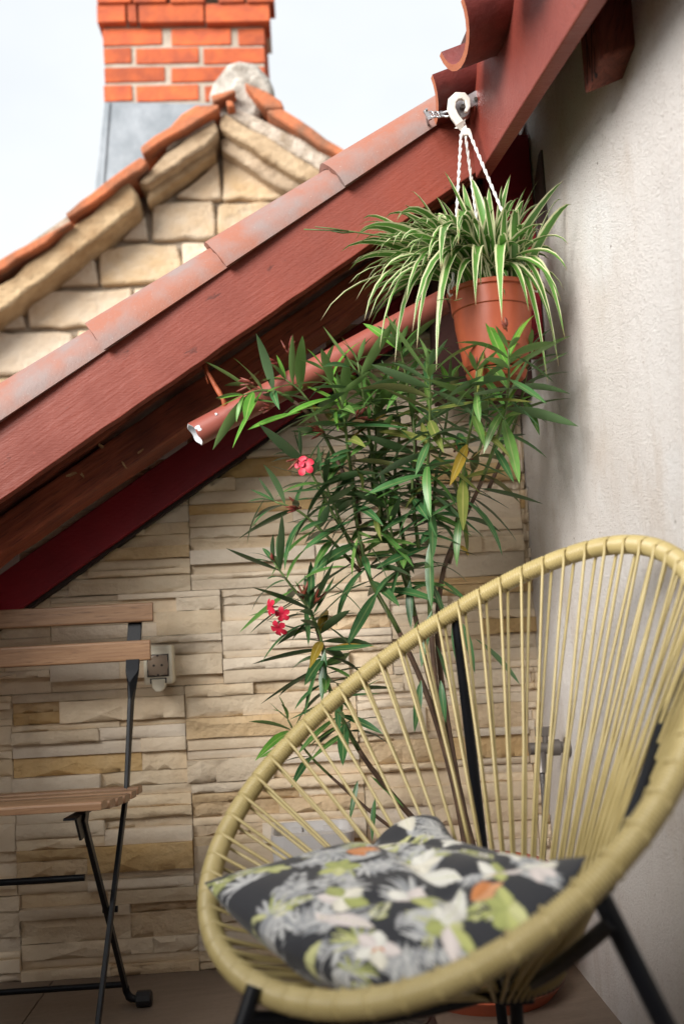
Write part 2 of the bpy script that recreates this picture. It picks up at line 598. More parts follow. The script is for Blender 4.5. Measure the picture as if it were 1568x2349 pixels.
def spider_mat():
    mt, n, b = new_mat('variegated_spider_leaf')
    uv = N(n, 'ShaderNodeUVMap').outputs[0]
    sep = N(n, 'ShaderNodeSeparateXYZ')
    n.links.new(uv, sep.inputs[0])
    sub = N(n, 'ShaderNodeMath', operation='SUBTRACT')
    n.links.new(sep.outputs[0], sub.inputs[0])
    sub.inputs[1].default_value = 0.5
    ab = N(n, 'ShaderNodeMath', operation='ABSOLUTE')
    n.links.new(sub.outputs[0], ab.inputs[0])
    st = N(n, 'ShaderNodeTexWave', bands_direction='X')
    st.inputs['Scale'].default_value = 4
    n.links.new(uv, st.inputs['Vector'])
    g = mixc(n, mrange(n, st.outputs['Fac'], 0.2, 0.8, 0, 0.5), (0.075, 0.20, 0.032), (0.14, 0.30, 0.06))
    h = N(n, 'ShaderNodeHueSaturation')
    n.links.new(g, h.inputs['Color'])
    n.links.new(mrange(n, rand_of(n), 0, 1, 0.75, 1.35), h.inputs['Value'])
    c = mixc(n, mrange(n, ab.outputs[0], 0.29, 0.35), h.outputs[0], (0.66, 0.66, 0.40))
    tip = mrange(n, sep.outputs[1], 0.95, 1.0)
    c = mixc(n, tip, c, (0.30, 0.19, 0.09))
    n.links.new(c, b.inputs['Base Color'])
    b.inputs['Roughness'].default_value = 0.40
    tr = N(n, 'ShaderNodeBsdfTranslucent')
    n.links.new(c, tr.inputs['Color'])
    ms = N(n, 'ShaderNodeMixShader')
    ms.inputs[0].default_value = 0.25
    n.links.new(b.outputs[0], ms.inputs[1])
    n.links.new(tr.outputs[0], ms.inputs[2])
    n.links.new(ms.outputs[0], n.nodes['Material Output'].inputs[0])
    return mt


M['spider'] = spider_mat()


def cushion_mat():
    mt, n, b = new_mat('tropical_print_cotton')
    at_ = N(n, 'ShaderNodeVertexColor', layer_name='print')
    n.links.new(at_.outputs[0], b.inputs['Base Color'])
    b.inputs['Roughness'].default_value = 0.85
    b.inputs['Sheen Weight'].default_value = 0.15
    bump(n, b, noise(n, pos(n), 900, 2), 0.0005, 0.5)
    return mt


M['cushion'] = cushion_mat()

# ------------------------------------------------------------------ ground, terrace floor
WALL_Y, SIDE_X = 2.353, 0.545
g = MB()
g.add([(-300, -300, -3.2), (300, -300, -3.2), (300, 300, -3.2), (-300, 300, -3.2)], [(0, 1, 2, 3)])
o = obj('ground', g, M['ground'])
o['kind'] = 'structure'
g = MB()
g.box((-2.2, -1.5, -0.25), (0.62, 2.55, -0.012))
fl = obj('terrace_floor', g, M['grout'])
fl['kind'] = 'structure'
BASE[fl.name] = Vector((0, 0, 0))
for ix in range(-3, 2):
    for iy in range(-2, 5):
        x0, y0 = -0.593 + ix * 0.6, 2.358 - (iy + 1) * 0.6
        x1, y1 = x0 + 0.597, y0 + 0.597
        x0, x1 = max(x0, -2.15), min(x1, 0.60)
        y1 = min(y1, 2.36)
        if x1 - x0 < 0.03 or y1 - y0 < 0.03 or y1 < -1.4:
            continue
        t = MB()
        t.box((x0, y0, -0.012), (x1, y1, rnd.uniform(-0.0006, 0.0006)))
        obj('floor_tile', t, M['floor'], fl, bevel=0.001)

# unseen parapet and back wall, added to shade the lower part of the scene
for nm, a, b in (('shade_parapet', (-1.42, -1.5, -0.2), (-1.25, 1.9, 1.30)), ('shade_back_wall', (-1.42, -1.12, -0.2), (0.9, -0.8, 1.95))):
    g = MB()
    g.box(a, b)
    o = obj(nm, g, M['shade_wall'])
    o['kind'] = 'structure'

# ------------------------------------------------------------------ stone clad wall
sw = thing('stone_wall', 'cream stacked stone cladding wall under the sloping red roof edge', 'wall', (-0.1, WALL_Y, 0))
mb = MB()
top = lambda x: 1.32 + 0.655 * x
mb.prism_y([(-2.2, -0.2), (0.60, -0.2), (0.60, top(0.60)), (-1.6, top(-1.6)), (-2.2, top(-1.6))], WALL_Y + 0.022, WALL_Y + 0.16)
obj('backing', mb, M['stone_back'], sw)
GOLD = [(37, 237, 1605, 1645), (45, 333, 1718, 1765), (47, 358, 1945, 2005), (165, 453, 2070, 2122), (303, 455, 2185, 2230),
        (543, 650, 1622, 1670), (450, 560, 1810, 1862), (420, 570, 1275, 1328), (292, 392, 1243, 1285), (0, 38, 1765, 1800), (505, 580, 1040, 1075),
        (1060, 1180, 1330, 1375), (700, 800, 1815, 1860), (455, 640, 1860, 1900), (1010, 1190, 1690, 1730), (860, 1000, 1490, 1530), (120, 220, 2010, 2030)]
gold_c = []
for a in GOLD:
    c0 = at((a[0] + a[1]) / 2, (a[2] + a[3]) / 2, WALL_Y)
    gold_c.append((c0.x, c0.z, (a[1] - a[0]) / FPX * 2.35 / 2, (a[3] - a[2]) / FPX * 2.35 / 2))
VAR = []
for k in range(14):
    s_ = MB()
    nx, nz_ = 6, 3
    rough_k = [0.08, 0.34, 0.62][k % 3]
    tilt = rnd.uniform(-0.25, 0.25)
    for j in range(nz_ + 1):
        for i in range(nx + 1):
            ed = (i in (0, nx)) or (j in (0, nz_))
            x = i / nx - 0.5
            z = j / nz_ - 0.5
            y = -1 + (0.16 if ed else 0.0) + rnd.uniform(-0.5, 0.5) * rough_k * (0.5 if ed else 0.9) + tilt * z * 0.8
            if ed and j in (0, nz_) and 0 < i < nx:
                z += rnd.uniform(-0.05, 0.03) * rough_k * (1 if z > 0 else -1)
            s_.v.append((x, y, z))
    W_ = nx + 1
    for j in range(nz_):
        for i in range(nx):
            q = j * W_ + i
            if (i + j + k) % 2:
                s_.f += [(q, q + 1, q + W_ + 1), (q, q + W_ + 1, q + W_)]
            else:
                s_.f += [(q, q + 1, q + W_), (q + 1, q + W_ + 1, q + W_)]
    ring = [i for i in range(W_)] + [j * W_ + nx for j in range(1, nz_ + 1)] + [nz_ * W_ + i for i in range(nx - 1, -1, -1)] + [j * W_ for j in range(nz_ - 1, 0, -1)]
    b0 = len(s_.v)
    for q in ring:
        p = s_.v[q]
        s_.v.append((p[0], 1.2, p[2]))
    R_ = len(ring)
    for q in range(R_):
        s_.f.append((ring[(q + 1) % R_], ring[q], b0 + q, b0 + (q + 1) % R_))
    me = {}
    for key in ('stone', 'stone_smooth', 'stone_gold'):
        mm = mesh_of('stone', s_, (0, 0, 0), 58)
        mm.materials.append(M[key])
        me[key] = mm
    VAR.append((rough_k, me))
STONES = []
NPART = 296


def lay_stone(x0, x1, z0, z1, depth):
    if z0 > top(x1) + 0.0 or z1 - z0 < 0.006:
        return
    if z1 > top(x0) + 0.25:
        return
    cx, cz = (x0 + x1) / 2, (z0 + z1) / 2
    gold = any(abs(cx - a[0]) < a[2] * 0.8 and abs(cz - a[1]) < max(a[3] * 1.0, 0.021) and z1 - z0 > 0.02 for a in gold_c)
    if gold or (cx > -0.2 and rnd.random() < 0.07):
        k = rnd.choice([i for i in range(14) if VAR[i][0] > 0.5])
        key = 'stone_gold'
    else:
        k = rnd.randrange(14)
        key = 'stone_smooth' if VAR[k][0] < 0.2 else 'stone'
    gap, dp = 0.0007, 0.016
    STONES.append((key, k, Vector((cx, WALL_Y - depth + dp, cz)), (x1 - x0 - gap, dp, z1 - z0 - gap)))


PW, PH = 0.395, 0.205
rs = random.Random(21)
z = 0.0
row = 0
while z < 1.75:
    ph = PH * rs.uniform(0.85, 1.2)
    xoff = -0.668 - 3 * PW + (rs.uniform(-0.012, 0.012) if z < 0.6 else rs.uniform(-0.08, 0.10))
    for ip in range(8):
        px0, px1 = xoff + ip * PW, xoff + (ip + 1) * PW - 0.0015
        cl0, cl1 = max(px0, -1.2), min(px1, SIDE_X)
        if cl1 - cl0 < 0.004:
            continue
        zj = 0.0
        z0 = z + 0.0004
        zend = z + ph - 0.0004
        while z0 < zend - 0.004:
            h = rs.choice([0.016, 0.022, 0.029, 0.036, 0.044, 0.054]) * rs.uniform(0.9, 1.1)
            if zend - z0 - h < 0.012:
                h = zend - z0
            if h > 0.068:
                h = h / 2
            if rs.random() < 0.22 and h < 0.05:
                lay_stone(cl0, cl1, z0, z0 + h, rs.choice([0.004, 0.010, 0.016]))
            else:
                sx = cl0 + (cl1 - cl0) * rs.choice([0.28, 0.4, 0.5, 0.62, 0.74])
                for (a, b_) in ((cl0, sx), (sx, cl1)):
                    if h > 0.034 and rs.random() < 0.35:
                        hs = h * rs.uniform(0.35, 0.65)
                        lay_stone(a, b_, z0, z0 + hs, rs.choice([0.002, 0.008, 0.018]))
                        lay_stone(a, b_, z0 + hs, z0 + h, rs.choice([0.002, 0.012, 0.021]))
                    else:
                        lay_stone(a, b_, z0, z0 + h, rs.choice([0.003, 0.009, 0.015, 0.022]))
            z0 += h
    z += ph


def shows(c):
    d = c - EYE
    zc = d.dot(fwd)
    u, v = 784 + FPX * d.dot(rgt) / zc, 1174 - FPX * d.dot(upv) / zc
    return -30 < u < 1240 and 900 < v < 2280 and c.z < 1.262 + 0.655 * c.x


# the stones that show largest are parts of their own, the remaining ones one joined part
STONES.sort(key=lambda q: (shows(q[2]), q[3][0] * q[3][2]), reverse=True)
for key, k, c, sc in STONES[:NPART]:
    o = bpy.data.objects.new('stone', VAR[k][1][key])
    COL.objects.link(o)
    o.parent = sw
    o.location = c - BASE[sw.name]
    o.scale = sc
rest = MB()
rest_m = []
keys = ['stone', 'stone_smooth', 'stone_gold']
for key, k, c, sc in STONES[NPART:]:
    src = VAR[k][1][key]
    rest.add([(c.x + q.co.x * sc[0], c.y + q.co.y * sc[1], c.z + q.co.z * sc[2]) for q in src.vertices], [tuple(pg.vertices) for pg in src.polygons])
    rest_m += [keys.index(key)] * len(src.polygons)
o = obj('smaller_stones', rest, M['stone'], sw, smooth=58)
o.data.materials.append(M['stone_smooth'])
o.data.materials.append(M['stone_gold'])
o.data.polygons.foreach_set('material_index', rest_m)
o['kind'] = 'stuff'

# ------------------------------------------------------------------ plaster house wall on the right
pw_ = MB()
# the far edge is ragged; face on x = SIDE_X
edge = []
zz = -0.2
rp = random.Random(3)
while zz < 2.5:
    edge.append((2.356 + (rp.uniform(-0.006, 0.004) if zz < 1.2 else rp.uniform(-0.03, 0.01)) - (0.11 if zz > 1.42 else 0.0), zz))
    zz += rp.uniform(0.02, 0.06)
nE = len(edge)
va = [(SIDE_X, -0.6, e[1]) for e in edge] + [(SIDE_X, e[0], e[1]) for e in edge] + [(SIDE_X + 0.3, e[0], e[1]) for e in edge] + [(SIDE_X + 0.3, -0.6, e[1]) for e in edge]
fa = []
for i in range(nE - 1):
    fa.append((nE + i, i, i + 1, nE + i + 1))
    fa.append((2 * nE + i, nE + i, nE + i + 1, 2 * nE + i + 1))
    fa.append((3 * nE + i, 2 * nE + i, 2 * nE + i + 1, 3 * nE + i + 1))
    fa.append((i, 3 * nE + i, 3 * nE + i + 1, i + 1))
pw_.add(va, fa)
house = thing('plaster_wall', 'tall off-white rough plaster house wall on the right', 'wall', (SIDE_X, 1.0, 0))
obj('plaster_face', pw_, M['plaster'], house)
# old beam end showing in a broken pocket of the plaster
be = MB()
a0, a1 = atx(1226, 392, SIDE_X), atx(1247, 500, SIDE_X)
zt, zb = a0.z, a1.z - 0.03
be.add([(SIDE_X - 0.004, 1.965, zb), (SIDE_X - 0.004, 2.045, zb), (SIDE_X - 0.006, 2.035, zt - 0.035), (SIDE_X - 0.005, 1.985, zt + 0.010), (SIDE_X - 0.004, 1.967, zt + 0.012),
        (SIDE_X + 0.02, 1.965, zb), (SIDE_X + 0.02, 2.045, zb), (SIDE_X + 0.02, 2.035, zt - 0.035), (SIDE_X + 0.02, 1.985, zt + 0.010), (SIDE_X + 0.02, 1.967, zt + 0.012)],
       [(0, 4, 3, 2, 1), (0, 5, 9, 4), (4, 9, 8, 3), (3, 8, 7, 2), (2, 7, 6, 1), (1, 6, 5, 0)])
obj('beam_end', be, M['grey_wood'], house)
# patch of bare white filler low on the wall
# ------------------------------------------------------------------ small tiled roof whose verge crosses the picture
SL = 0.652
ANG = math.atan(SL)
roof = thing('tiled_roof', 'low tiled roof with red verge board sloping over the stone wall', 'roof', (-0.4, 2.1, 1.3))


def band(x0, x1, zb, zt, y0, y1, seg=1, jit=0.0, slb=SL, slt=SL):
    mb = MB()
    lo = [(x0 + (x1 - x0) * i / seg, zb + slb * (x0 + (x1 - x0) * i / seg) + (rnd.uniform(-jit, jit) if jit else 0)) for i in range(seg + 1)]
    hi = [(x0 + (x1 - x0) * i / seg, zt + slt * (x0 + (x1 - x0) * i / seg)) for i in range(seg + 1)]
    n = seg + 1
    vs = [(p[0], y0, p[1]) for p in lo] + [(p[0], y0, p[1]) for p in hi] + [(p[0], y1, p[1]) for p in lo] + [(p[0], y1, p[1]) for p in hi]
    fs = []
    for i in range(seg):
        fs += [(i, i + 1, n + i + 1, n + i), (2 * n + i + 1, 2 * n + i, 3 * n + i, 3 * n + i + 1),
               (i + 1, i, 2 * n + i, 2 * n + i + 1), (n + i, n + i + 1, 3 * n + i + 1, 3 * n + i)]
    fs += [(0, n, 3 * n, 2 * n), (n - 1, 3 * n - 1, 4 * n - 1, 2 * n - 1)]
    mb.add(vs, fs)
    return mb


obj('verge_board', band(-1.6, 0.44, 1.406, 1.566, 1.95, 1.978, 60, 0.0012), M['board'], roof, bevel=0.002)
obj('roof_deck', band(-1.6, 0.36, 1.535, 1.560, 1.979, 3.3), M['deck'], roof)
obj('rafter', band(-1.6, 0.53, 1.338, 1.421, 2.095, 2.20, 50, 0.004), M['rafter'], roof, bevel=0.006)
obj('rafter', band(-1.6, 0.53, 1.432, 1.50, 2.088, 2.20, 40, 0.003), M['rafter'], roof, bevel=0.004)
obj('wall_board', band(-1.6, 0.54, 1.243, 1.353, 2.298, 2.372, 1), M['crimson'], roof, bevel=0.003)
obj('wall_board_trim', band(-1.6, 0.54, 1.234, 1.2425, 2.315, 2.372, 1), M['joint_dark'], roof)
# splintered spots on the rafter
for (u, v, w_, h_, an) in ((285, 1066, 10, 26, 0.5), (322, 1035, 22, 11, -0.5), (165, 1088, 26, 12, -0.2), (190, 1090, 12, 14, 0.3), (232, 1023, 14, 12, 0.2), (585, 858, 34, 12, -0.6)):
    c = at(u, v, 2.0865 if v < 1000 else 2.0925)
    mb = MB()
    pts = []
    for i in range(9):
        t = 2 * math.pi * i / 9
        a_, b_ = math.cos(t) * w_ * rnd.uniform(0.5, 1.1) / 2200, math.sin(t) * h_ * rnd.uniform(0.5, 1.1) / 2200
        pts.append((c.x + a_ * math.cos(an) - b_ * math.sin(an), c.z - a_ * math.sin(an) + b_ * math.cos(an)))
    mb.prism_y(pts, c.y - 0.001, c.y + 0.012)
    obj('splinter', mb, M['bare_wood'], roof)
# vertical red board in the corner below the eave
vb = MB()
p0, p1 = at(1108, 372, 2.06), at(1192, 640, 2.06)
vb.box((p0.x, 2.06, 1.30), (SIDE_X - 0.004, 2.085, p0.z + 0.06))
obj('corner_board', vb, M['crimson'], roof)
vb = MB()
vb.box((0.33, 2.20, 1.25), (SIDE_X + 0.25, 2.29, 1.78))
vb.box((0.50, 2.20, 1.781), (SIDE_X + 0.25, 2.29, 1.93))  # blocker added to close the bright sky gap beside the wall
obj('corner_backing', vb, M['deck'], roof)
# mortar bedding between board and tiles
obj('bedding_mortar', band(-0.02, 0.40, 1.566, 1.588, 1.954, 2.0, 40, 0.0), M['board'], roof)
# verge barrel tiles
TL, TE = 0.36, 0.295
ex = Vector((math.cos(ANG), 0, math.sin(ANG)))
ez = Vector((-math.sin(ANG), 0, math.cos(ANG)))
YC = 2.008


def barrel(start, wide, narrow, length, th, a0=-8, a1=188, n=14):
    mb = MB()
    for L_, r in ((0, wide), (length, narrow)):
        for rr in (r, r - th):
            for i in range(n + 1):
                t = rad(a0 + (a1 - a0) * i / n)
                jt = rnd.uniform(-0.0022, 0.0022) if L_ == 0 else 0
                mb.v.append(tuple(start + ex * (L_ + jt) + Vector((0, -1, 0)) * rr * math.cos(t) + ez * rr * math.sin(t)))
    k = n + 1
    for i in range(n):
        mb.f += [(i, 2 * k + i, 2 * k + i + 1, i + 1), (k + i + 1, 3 * k + i + 1, 3 * k + i, k + i),
                 (i + 1, k + i + 1, k + i, i), (2 * k + i, 3 * k + i, 3 * k + i + 1, 2 * k + i + 1)]
    mb.f += [(0, k, 3 * k, 2 * k), (n, 2 * k + n, 3 * k + n, k + n)]
    return mb


s0 = at(240, 775, 1.95)
for k in range(-4, 5):
    st = Vector((s0.x, YC, 1.560 + SL * s0.x)) + ex * (TE * k) + ez * 0.006
    if st.x > 0.36:
        continue
    ln = TL if st.x + TL * ex.x < 0.43 else (0.43 - st.x) / ex.x
    obj('verge_tile', barrel(st, 0.080, 0.062, ln, 0.013), M['verge_tile'], roof, smooth=50)

# ------------------------------------------------------------------ house eave on the right with tile ends and rafter tail
F0 = atx(1114, 372, 0.40)
FD = Vector((0.028, -0.587, -0.056))
eave = thing('house_eave', 'red fascia and projecting tile ends of the house roof, top right', 'eave', F0)
F1 = F0 + FD * 3.6
fs_ = MB()
hb = 0.255
Fb = F0 - FD * (0.09 / 0.587)
q = []
for P in (Fb, F1):
    q += [P, P + Vector((0.028, 0.003, 0)), P + Vector((0.018, 0.003, hb)), P + Vector((-0.010, 0, hb))]
fs_.add(q, [(0, 4, 7, 3), (1, 2, 6, 5), (0, 1, 5, 4), (3, 7, 6, 2), (0, 3, 2, 1), (4, 5, 6, 7)])
obj('fascia', fs_, M['fascia'], eave, bevel=0.003)
# roof slab above
rsb = MB()
q = []
for P in (F0 - FD * 0.9, F1):
    q += [P + Vector((-0.012, 0, hb + 0.002)), P + Vector((2.0, 0, hb + 0.75)), P + Vector((2.0, 0, hb + 0.80)), P + Vector((-0.012, 0, hb + 0.04))]
rsb.add(q, [(0, 4, 7, 3), (1, 2, 6, 5), (0, 1, 5, 4), (3, 7, 6, 2), (0, 3, 2, 1), (4, 5, 6, 7)])
obj('roof_deck', rsb, M['deck'], eave)
rx = Vector((math.cos(rad(20)), 0, math.sin(rad(20))))
ry = FD.normalized()
rz = rx.cross(-ry).normalized()
if rz.z < 0:
    rz = -rz


def eave_tile(c, r, th, a0, a1, length, up):
    mb = MB()
    n = 12
    for L_ in (0, length):
        for rr in (r, r - th):
            for i in range(n + 1):
                t = rad(a0 + (a1 - a0) * i / n)
                mb.v.append(tuple(c + rx * L_ + ry * rr * math.cos(t) + rz * rr * math.sin(t) * (0.75 if up else -0.62)))
    k = n + 1
    end = []
    for i in range(n):
        mb.f += [(i, 2 * k + i, 2 * k + i + 1, i + 1), (k + i + 1, 3 * k + i + 1, 3 * k + i, k + i)]
        end.append(len(mb.f))
        mb.f += [(i + 1, k + i + 1, k + i, i), (2 * k + i, 3 * k + i, 3 * k + i + 1, 2 * k + i + 1)]
    mb.f += [(0, k, 3 * k, 2 * k), (n, 2 * k + n, 3 * k + n, k + n)]
    return mb, end


sp = 0.285
E0 = atx(1052, 112, 0.325)
for k in range(-1, 5):
    c = E0 + ry * (sp * k)
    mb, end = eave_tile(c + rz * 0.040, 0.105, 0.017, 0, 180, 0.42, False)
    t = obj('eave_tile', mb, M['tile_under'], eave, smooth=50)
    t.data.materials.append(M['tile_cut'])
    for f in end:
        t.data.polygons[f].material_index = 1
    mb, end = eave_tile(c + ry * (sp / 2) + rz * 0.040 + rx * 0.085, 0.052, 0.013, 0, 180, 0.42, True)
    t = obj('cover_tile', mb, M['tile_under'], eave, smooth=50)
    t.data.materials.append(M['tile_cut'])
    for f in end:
        t.data.polygons[f].material_index = 1
# rafter tail through the plaster
tl = MB()
tz = 1.572
ty0, ty1 = 1.408, 1.498
nS = 5
vs = []
for x, zb_ in ((0.490, tz + 0.000), (0.62, tz + 0.05)):
    vs += [(x, ty0, zb_ + 0.012), (x, (ty0 + ty1) / 2 + 0.02, zb_ - 0.004), (x, ty1, zb_ + 0.006), (x, ty1, 2.2), (x, ty0, 2.2)]
tl.add(vs, [(0, 1, 2, 3, 4), (9, 8, 7, 6, 5), (1, 0, 5, 6), (2, 1, 6, 7), (3, 2, 7, 8), (4, 3, 8, 9), (0, 4, 9, 5)])
obj('rafter_tail', tl, M['tail'], eave, bevel=0.005)

for (ya, za, yb, zb_, wd_) in ((1.455, 1.575, 1.425, 1.70, 0.0022), (1.46, 1.60, 1.475, 1.74, 0.0016), (1.440, 1.572, 1.432, 1.62, 0.0018), (1.478, 1.585, 1.462, 1.66, 0.0015), (1.43, 1.64, 1.42, 1.80, 0.0012)):
    mb = MB()
    xs = 0.4893
    k = []
    for i in range(6):
        t = i / 5
        yy = ya + (yb - ya) * t + rnd.uniform(-0.002, 0.002)
        zz = za + (zb_ - za) * t
        hw = wd_ * (1 - t * 0.8)
        k.append((yy - hw, yy + hw, zz))
    for x_ in (xs, xs + 0.004):
        for a_, b_, zz in k:
            mb.v += [(x_, a_, zz), (x_, b_, zz)]
    for i in range(5):
        q = i * 2
        mb.f += [(q, q + 2, q + 3, q + 1), (q, q + 12, q + 14, q + 2), (q + 1, q + 3, q + 15, q + 13)]
    obj('crack', mb, M['joint_dark'], eave)

# ------------------------------------------------------------------ gable house and chimney behind
GY = 3.75
gh = thing('gable_house', 'old limestone gable wall with moulded coping behind the roof', 'house', (at(508, 700, GY).x, GY, -3.2))


def xz(u, v, y=GY):
    p = at(u, v, y)
    return (p.x, p.z)


mb = MB()
apex = xz(500, 240)
lft = xz(-168, 712)
rgtp = xz(1100, 560)
mb.prism_y([(lft[0], -3.2), (rgtp[0], -3.2), rgtp, apex, lft], GY + 0.035, GY + 0.4)
obj('wall', mb, M['mortar'], gh)


def rough_block(poly, y0, y1, mat, name, parent, rnd_r=0.012, jit=0.006, smooth=True, bev=0.010):
    """poly in (u,v): a hewn block with an uneven outline, slightly cushioned"""
    pts = []
    n = len(poly)
    for i in range(n):
        a = Vector(poly[i])
        b = Vector(poly[(i + 1) % n])
        k = max(1, int((b - a).length / 34))
        for j in range(k):
            q = a.lerp(b, j / k)
            p = at(q.x + rnd.uniform(-3.5, 3.5), q.y + rnd.uniform(-3.5, 3.5), y0)
            pts.append((p.x, p.z))
    mb = MB()
    mb.prism_y(pts, y0, y1)
    o = obj(name, mb, mat, parent, smooth=60)
    b = o.modifiers.new('bevel', 'BEVEL')
    b.width = bev
    b.segments = 2
    b.limit_method = 'ANGLE'
    b.angle_limit = rad(50)
    return o


BL = [
    [(405, 452), (500, 367), (507, 455)], [(512, 360), (535, 358), (648, 440), (650, 455), (513, 457)],
    [(350, 473), (380, 462), (490, 462), (494, 545), (349, 548)], [(500, 470), (515, 463), (640, 463), (690, 500), (690, 545), (500, 540)],
    [(282, 546), (333, 492), (337, 550)], [(225, 572), (330, 560), (408, 562), (416, 605), (412, 645), (232, 650)],
    [(420, 556), (600, 552), (600, 640), (424, 642)], [(135, 655), (215, 587), (228, 650)],
    [(60, 700), (110, 668), (300, 660), (300, 745), (70, 750)], [(308, 660), (480, 655), (480, 745), (310, 748)],
    [(-80, 762), (165, 760), (172, 850), (-80, 860)], [(180, 760), (360, 758), (360, 850), (182, 855)], [(-160, 860), (30, 868), (30, 960), (-160, 960)],
    [(-150, 700), (50, 705), (58, 752), (-150, 755)], [(38, 868), (240, 862), (240, 960), (38, 960)],
]
for r_i, (v0, v1) in enumerate(((868, 960), (970, 1062), (1072, 1164))):
    u0 = -160 if r_i else 250
    while u0 < 700:
        u1 = u0 + rnd.uniform(150, 230)
        BL.append([(u0, v0 + 4), (u1 - 9, v0), (u1 - 9, v1 - 4), (u0, v1)])
        u0 = u1
for p in BL:
    rough_block(p, GY + 0.004, GY + 0.06, M['limestone'], 'stone', gh)
# coping: moulded slabs standing proud of the wall
rough_block([(318, 415), (375, 350), (495, 272), (503, 300), (470, 335), (340, 422)], GY - 0.13, GY + 0.05, M['coping'], 'coping_stone', gh, bev=0.012)
rough_block([(334, 465), (338, 432), (490, 322), (498, 350), (400, 420)], GY - 0.07, GY + 0.045, M['coping'], 'coping_stone', gh, bev=0.012)
rough_block([(505, 262), (520, 258), (735, 388), (745, 420), (700, 415), (505, 290)], GY - 0.13, GY + 0.05, M['coping'], 'coping_stone', gh, bev=0.012)
rough_block([(505, 318), (520, 312), (690, 410), (700, 440), (660, 440), (508, 345)], GY - 0.07, GY + 0.045, M['coping'], 'coping_stone', gh, bev=0.012)
rough_block([(-170, 790), (0, 655), (120, 560), (295, 412), (316, 440), (312, 475), (170, 590), (0, 715), (-170, 850)], GY - 0.13, GY + 0.05, M['coping'], 'coping_stone', gh, bev=0.012)
# bedding mortar and tiles on the coping
rough_block([(520, 258), (545, 250), (780, 352), (800, 400), (742, 402), (730, 388)], GY - 0.12, GY + 0.2, M['pale_mortar'], 'bedding_mortar', gh, bev=0.01)
rough_block([(376, 348), (380, 330), (490, 262), (492, 276)], GY - 0.118, GY + 0.2, M['pale_mortar'], 'bedding_mortar', gh, bev=0.01)
rough_block([(478, 215), (490, 180), (520, 145), (550, 132), (585, 140), (620, 175), (632, 215), (600, 250), (580, 290), (520, 280), (495, 245)], GY - 0.11, GY + 0.3, M['ridge_mortar'], 'ridge_mortar', gh, bev=0.03)
for p in ([(-170, 690), (0, 596), (160, 504), (168, 514), (8, 615), (-170, 712)], [(148, 487), (155, 480), (325, 356), (338, 372), (330, 384), (158, 504)],
          [(318, 340), (324, 333), (450, 240), (505, 236), (500, 252), (326, 353)], [(484, 216), (536, 200), (540, 212), (488, 232)],
          [(556, 190), (575, 190), (645, 228), (650, 248), (610, 246)], [(610, 248), (650, 250), (720, 295), (835, 372), (830, 388), (700, 315), (625, 268)],
          [(520, 232), (535, 226), (540, 242), (526, 248)]):
    rough_block(p, GY - 0.17, GY + 0.35, M['old_tile'], 'roof_tile', gh, bev=0.008)
# roof planes running back from the gable
rf = MB()
a_, l_, r_ = xz(500, 262), xz(-172, 706), xz(1100, 585)
rf.prism_y([a_, l_, (l_[0], l_[1] - 0.05), (a_[0], a_[1] - 0.06), (r_[0], r_[1] - 0.05), r_], GY + 0.1, GY + 4)
obj('roof', rf, M['old_tile'], gh)

CYY = 4.15
ch = thing('chimney', 'orange brick chimney with corbelled top and grey metal base', 'chimney', (at(425, 230, CYY).x, CYY, at(425, 430, CYY).z))


def brick(u0, u1, v0, v1, yf, dep=0.11):
    mb = MB()
    a = at(u0, v1, yf)
    b = at(u1, v0, yf)
    zb_ = (at(u0, v1, yf).z + at(u1, v1, yf).z) / 2
    zt_ = (at(u0, v0, yf).z + at(u1, v0, yf).z) / 2
    x0, x1 = (at(u0, v0, yf).x + at(u0, v1, yf).x) / 2, (at(u1, v0, yf).x + at(u1, v1, yf).x) / 2
    mb.box((x0, yf, zb_), (x1, yf + dep, zt_), 0.0015)
    return obj('brick', mb, M['brick'], ch, bevel=0.004)


rowsA = [(62, 100, [(236, 372), (393, 530), (546, 607)]), (106, 142, [(238, 301), (312, 456), (467, 607)]),
         (150, 184, [(240, 378), (393, 530), (543, 608)]), (192, 228, [(238, 303), (313, 455), (470, 608)])]
for v0, v1, us in rowsA:
    for u0, u1 in us:
        brick(u0, u1, v0 + 3, v1 + 3, CYY)
for u0, u1 in ((223, 288), (293, 313), (319, 467), (472, 618)):
    brick(u0, u1, 7, 50, CYY - 0.035, 0.13)
for u0, u1 in ((222, 300), (305, 380), (390, 468), (500, 560), (566, 629)):
    brick(u0, u1, -38, 4, CYY - 0.05, 0.13)
# side bricks (right flank), alternate courses
xr = at(608, 150, CYY).x
mb = MB()
zt = at(420, 5, CYY).z
zb = at(420, 232, CYY).z
xl = at(239, 150, CYY).x
mb.box((xl + 0.006, CYY + 0.007, zb - 0.3), (xr - 0.004, CYY + 0.6, zt - 0.01))
obj('mortar_core', mb, M['brick_mortar'], ch)
for v0, v1, us in rowsA:
    a, b = at(608, v1 + 3, CYY).z, at(608, v0 + 3, CYY).z
    for y0 in (0.12, 0.38):
        mb = MB()
        mb.box((xr - 0.05, CYY + y0, a), (xr + 0.004, CYY + y0 + 0.24, b), 0.001)
        obj('brick', mb, M['brick'], ch, bevel=0.004)
mb = MB()
zc0, zc1 = at(420, 50, CYY).z, at(420, -38, CYY).z
mb.box((xl - 0.02, CYY + 0.10, zc0), (xr + 0.012, CYY + 0.62, zc0 + 0.055))
obj('corbel_course', mb, M['brick'], ch)
mb = MB()
zt2 = at(420, -60, CYY).z
mb.box((xl - 0.02, CYY - 0.06, zt2), (xr + 0.03, CYY + 0.64, zt2 + 0.05))
obj('cap_slab', mb, M['brick_mortar'], ch)
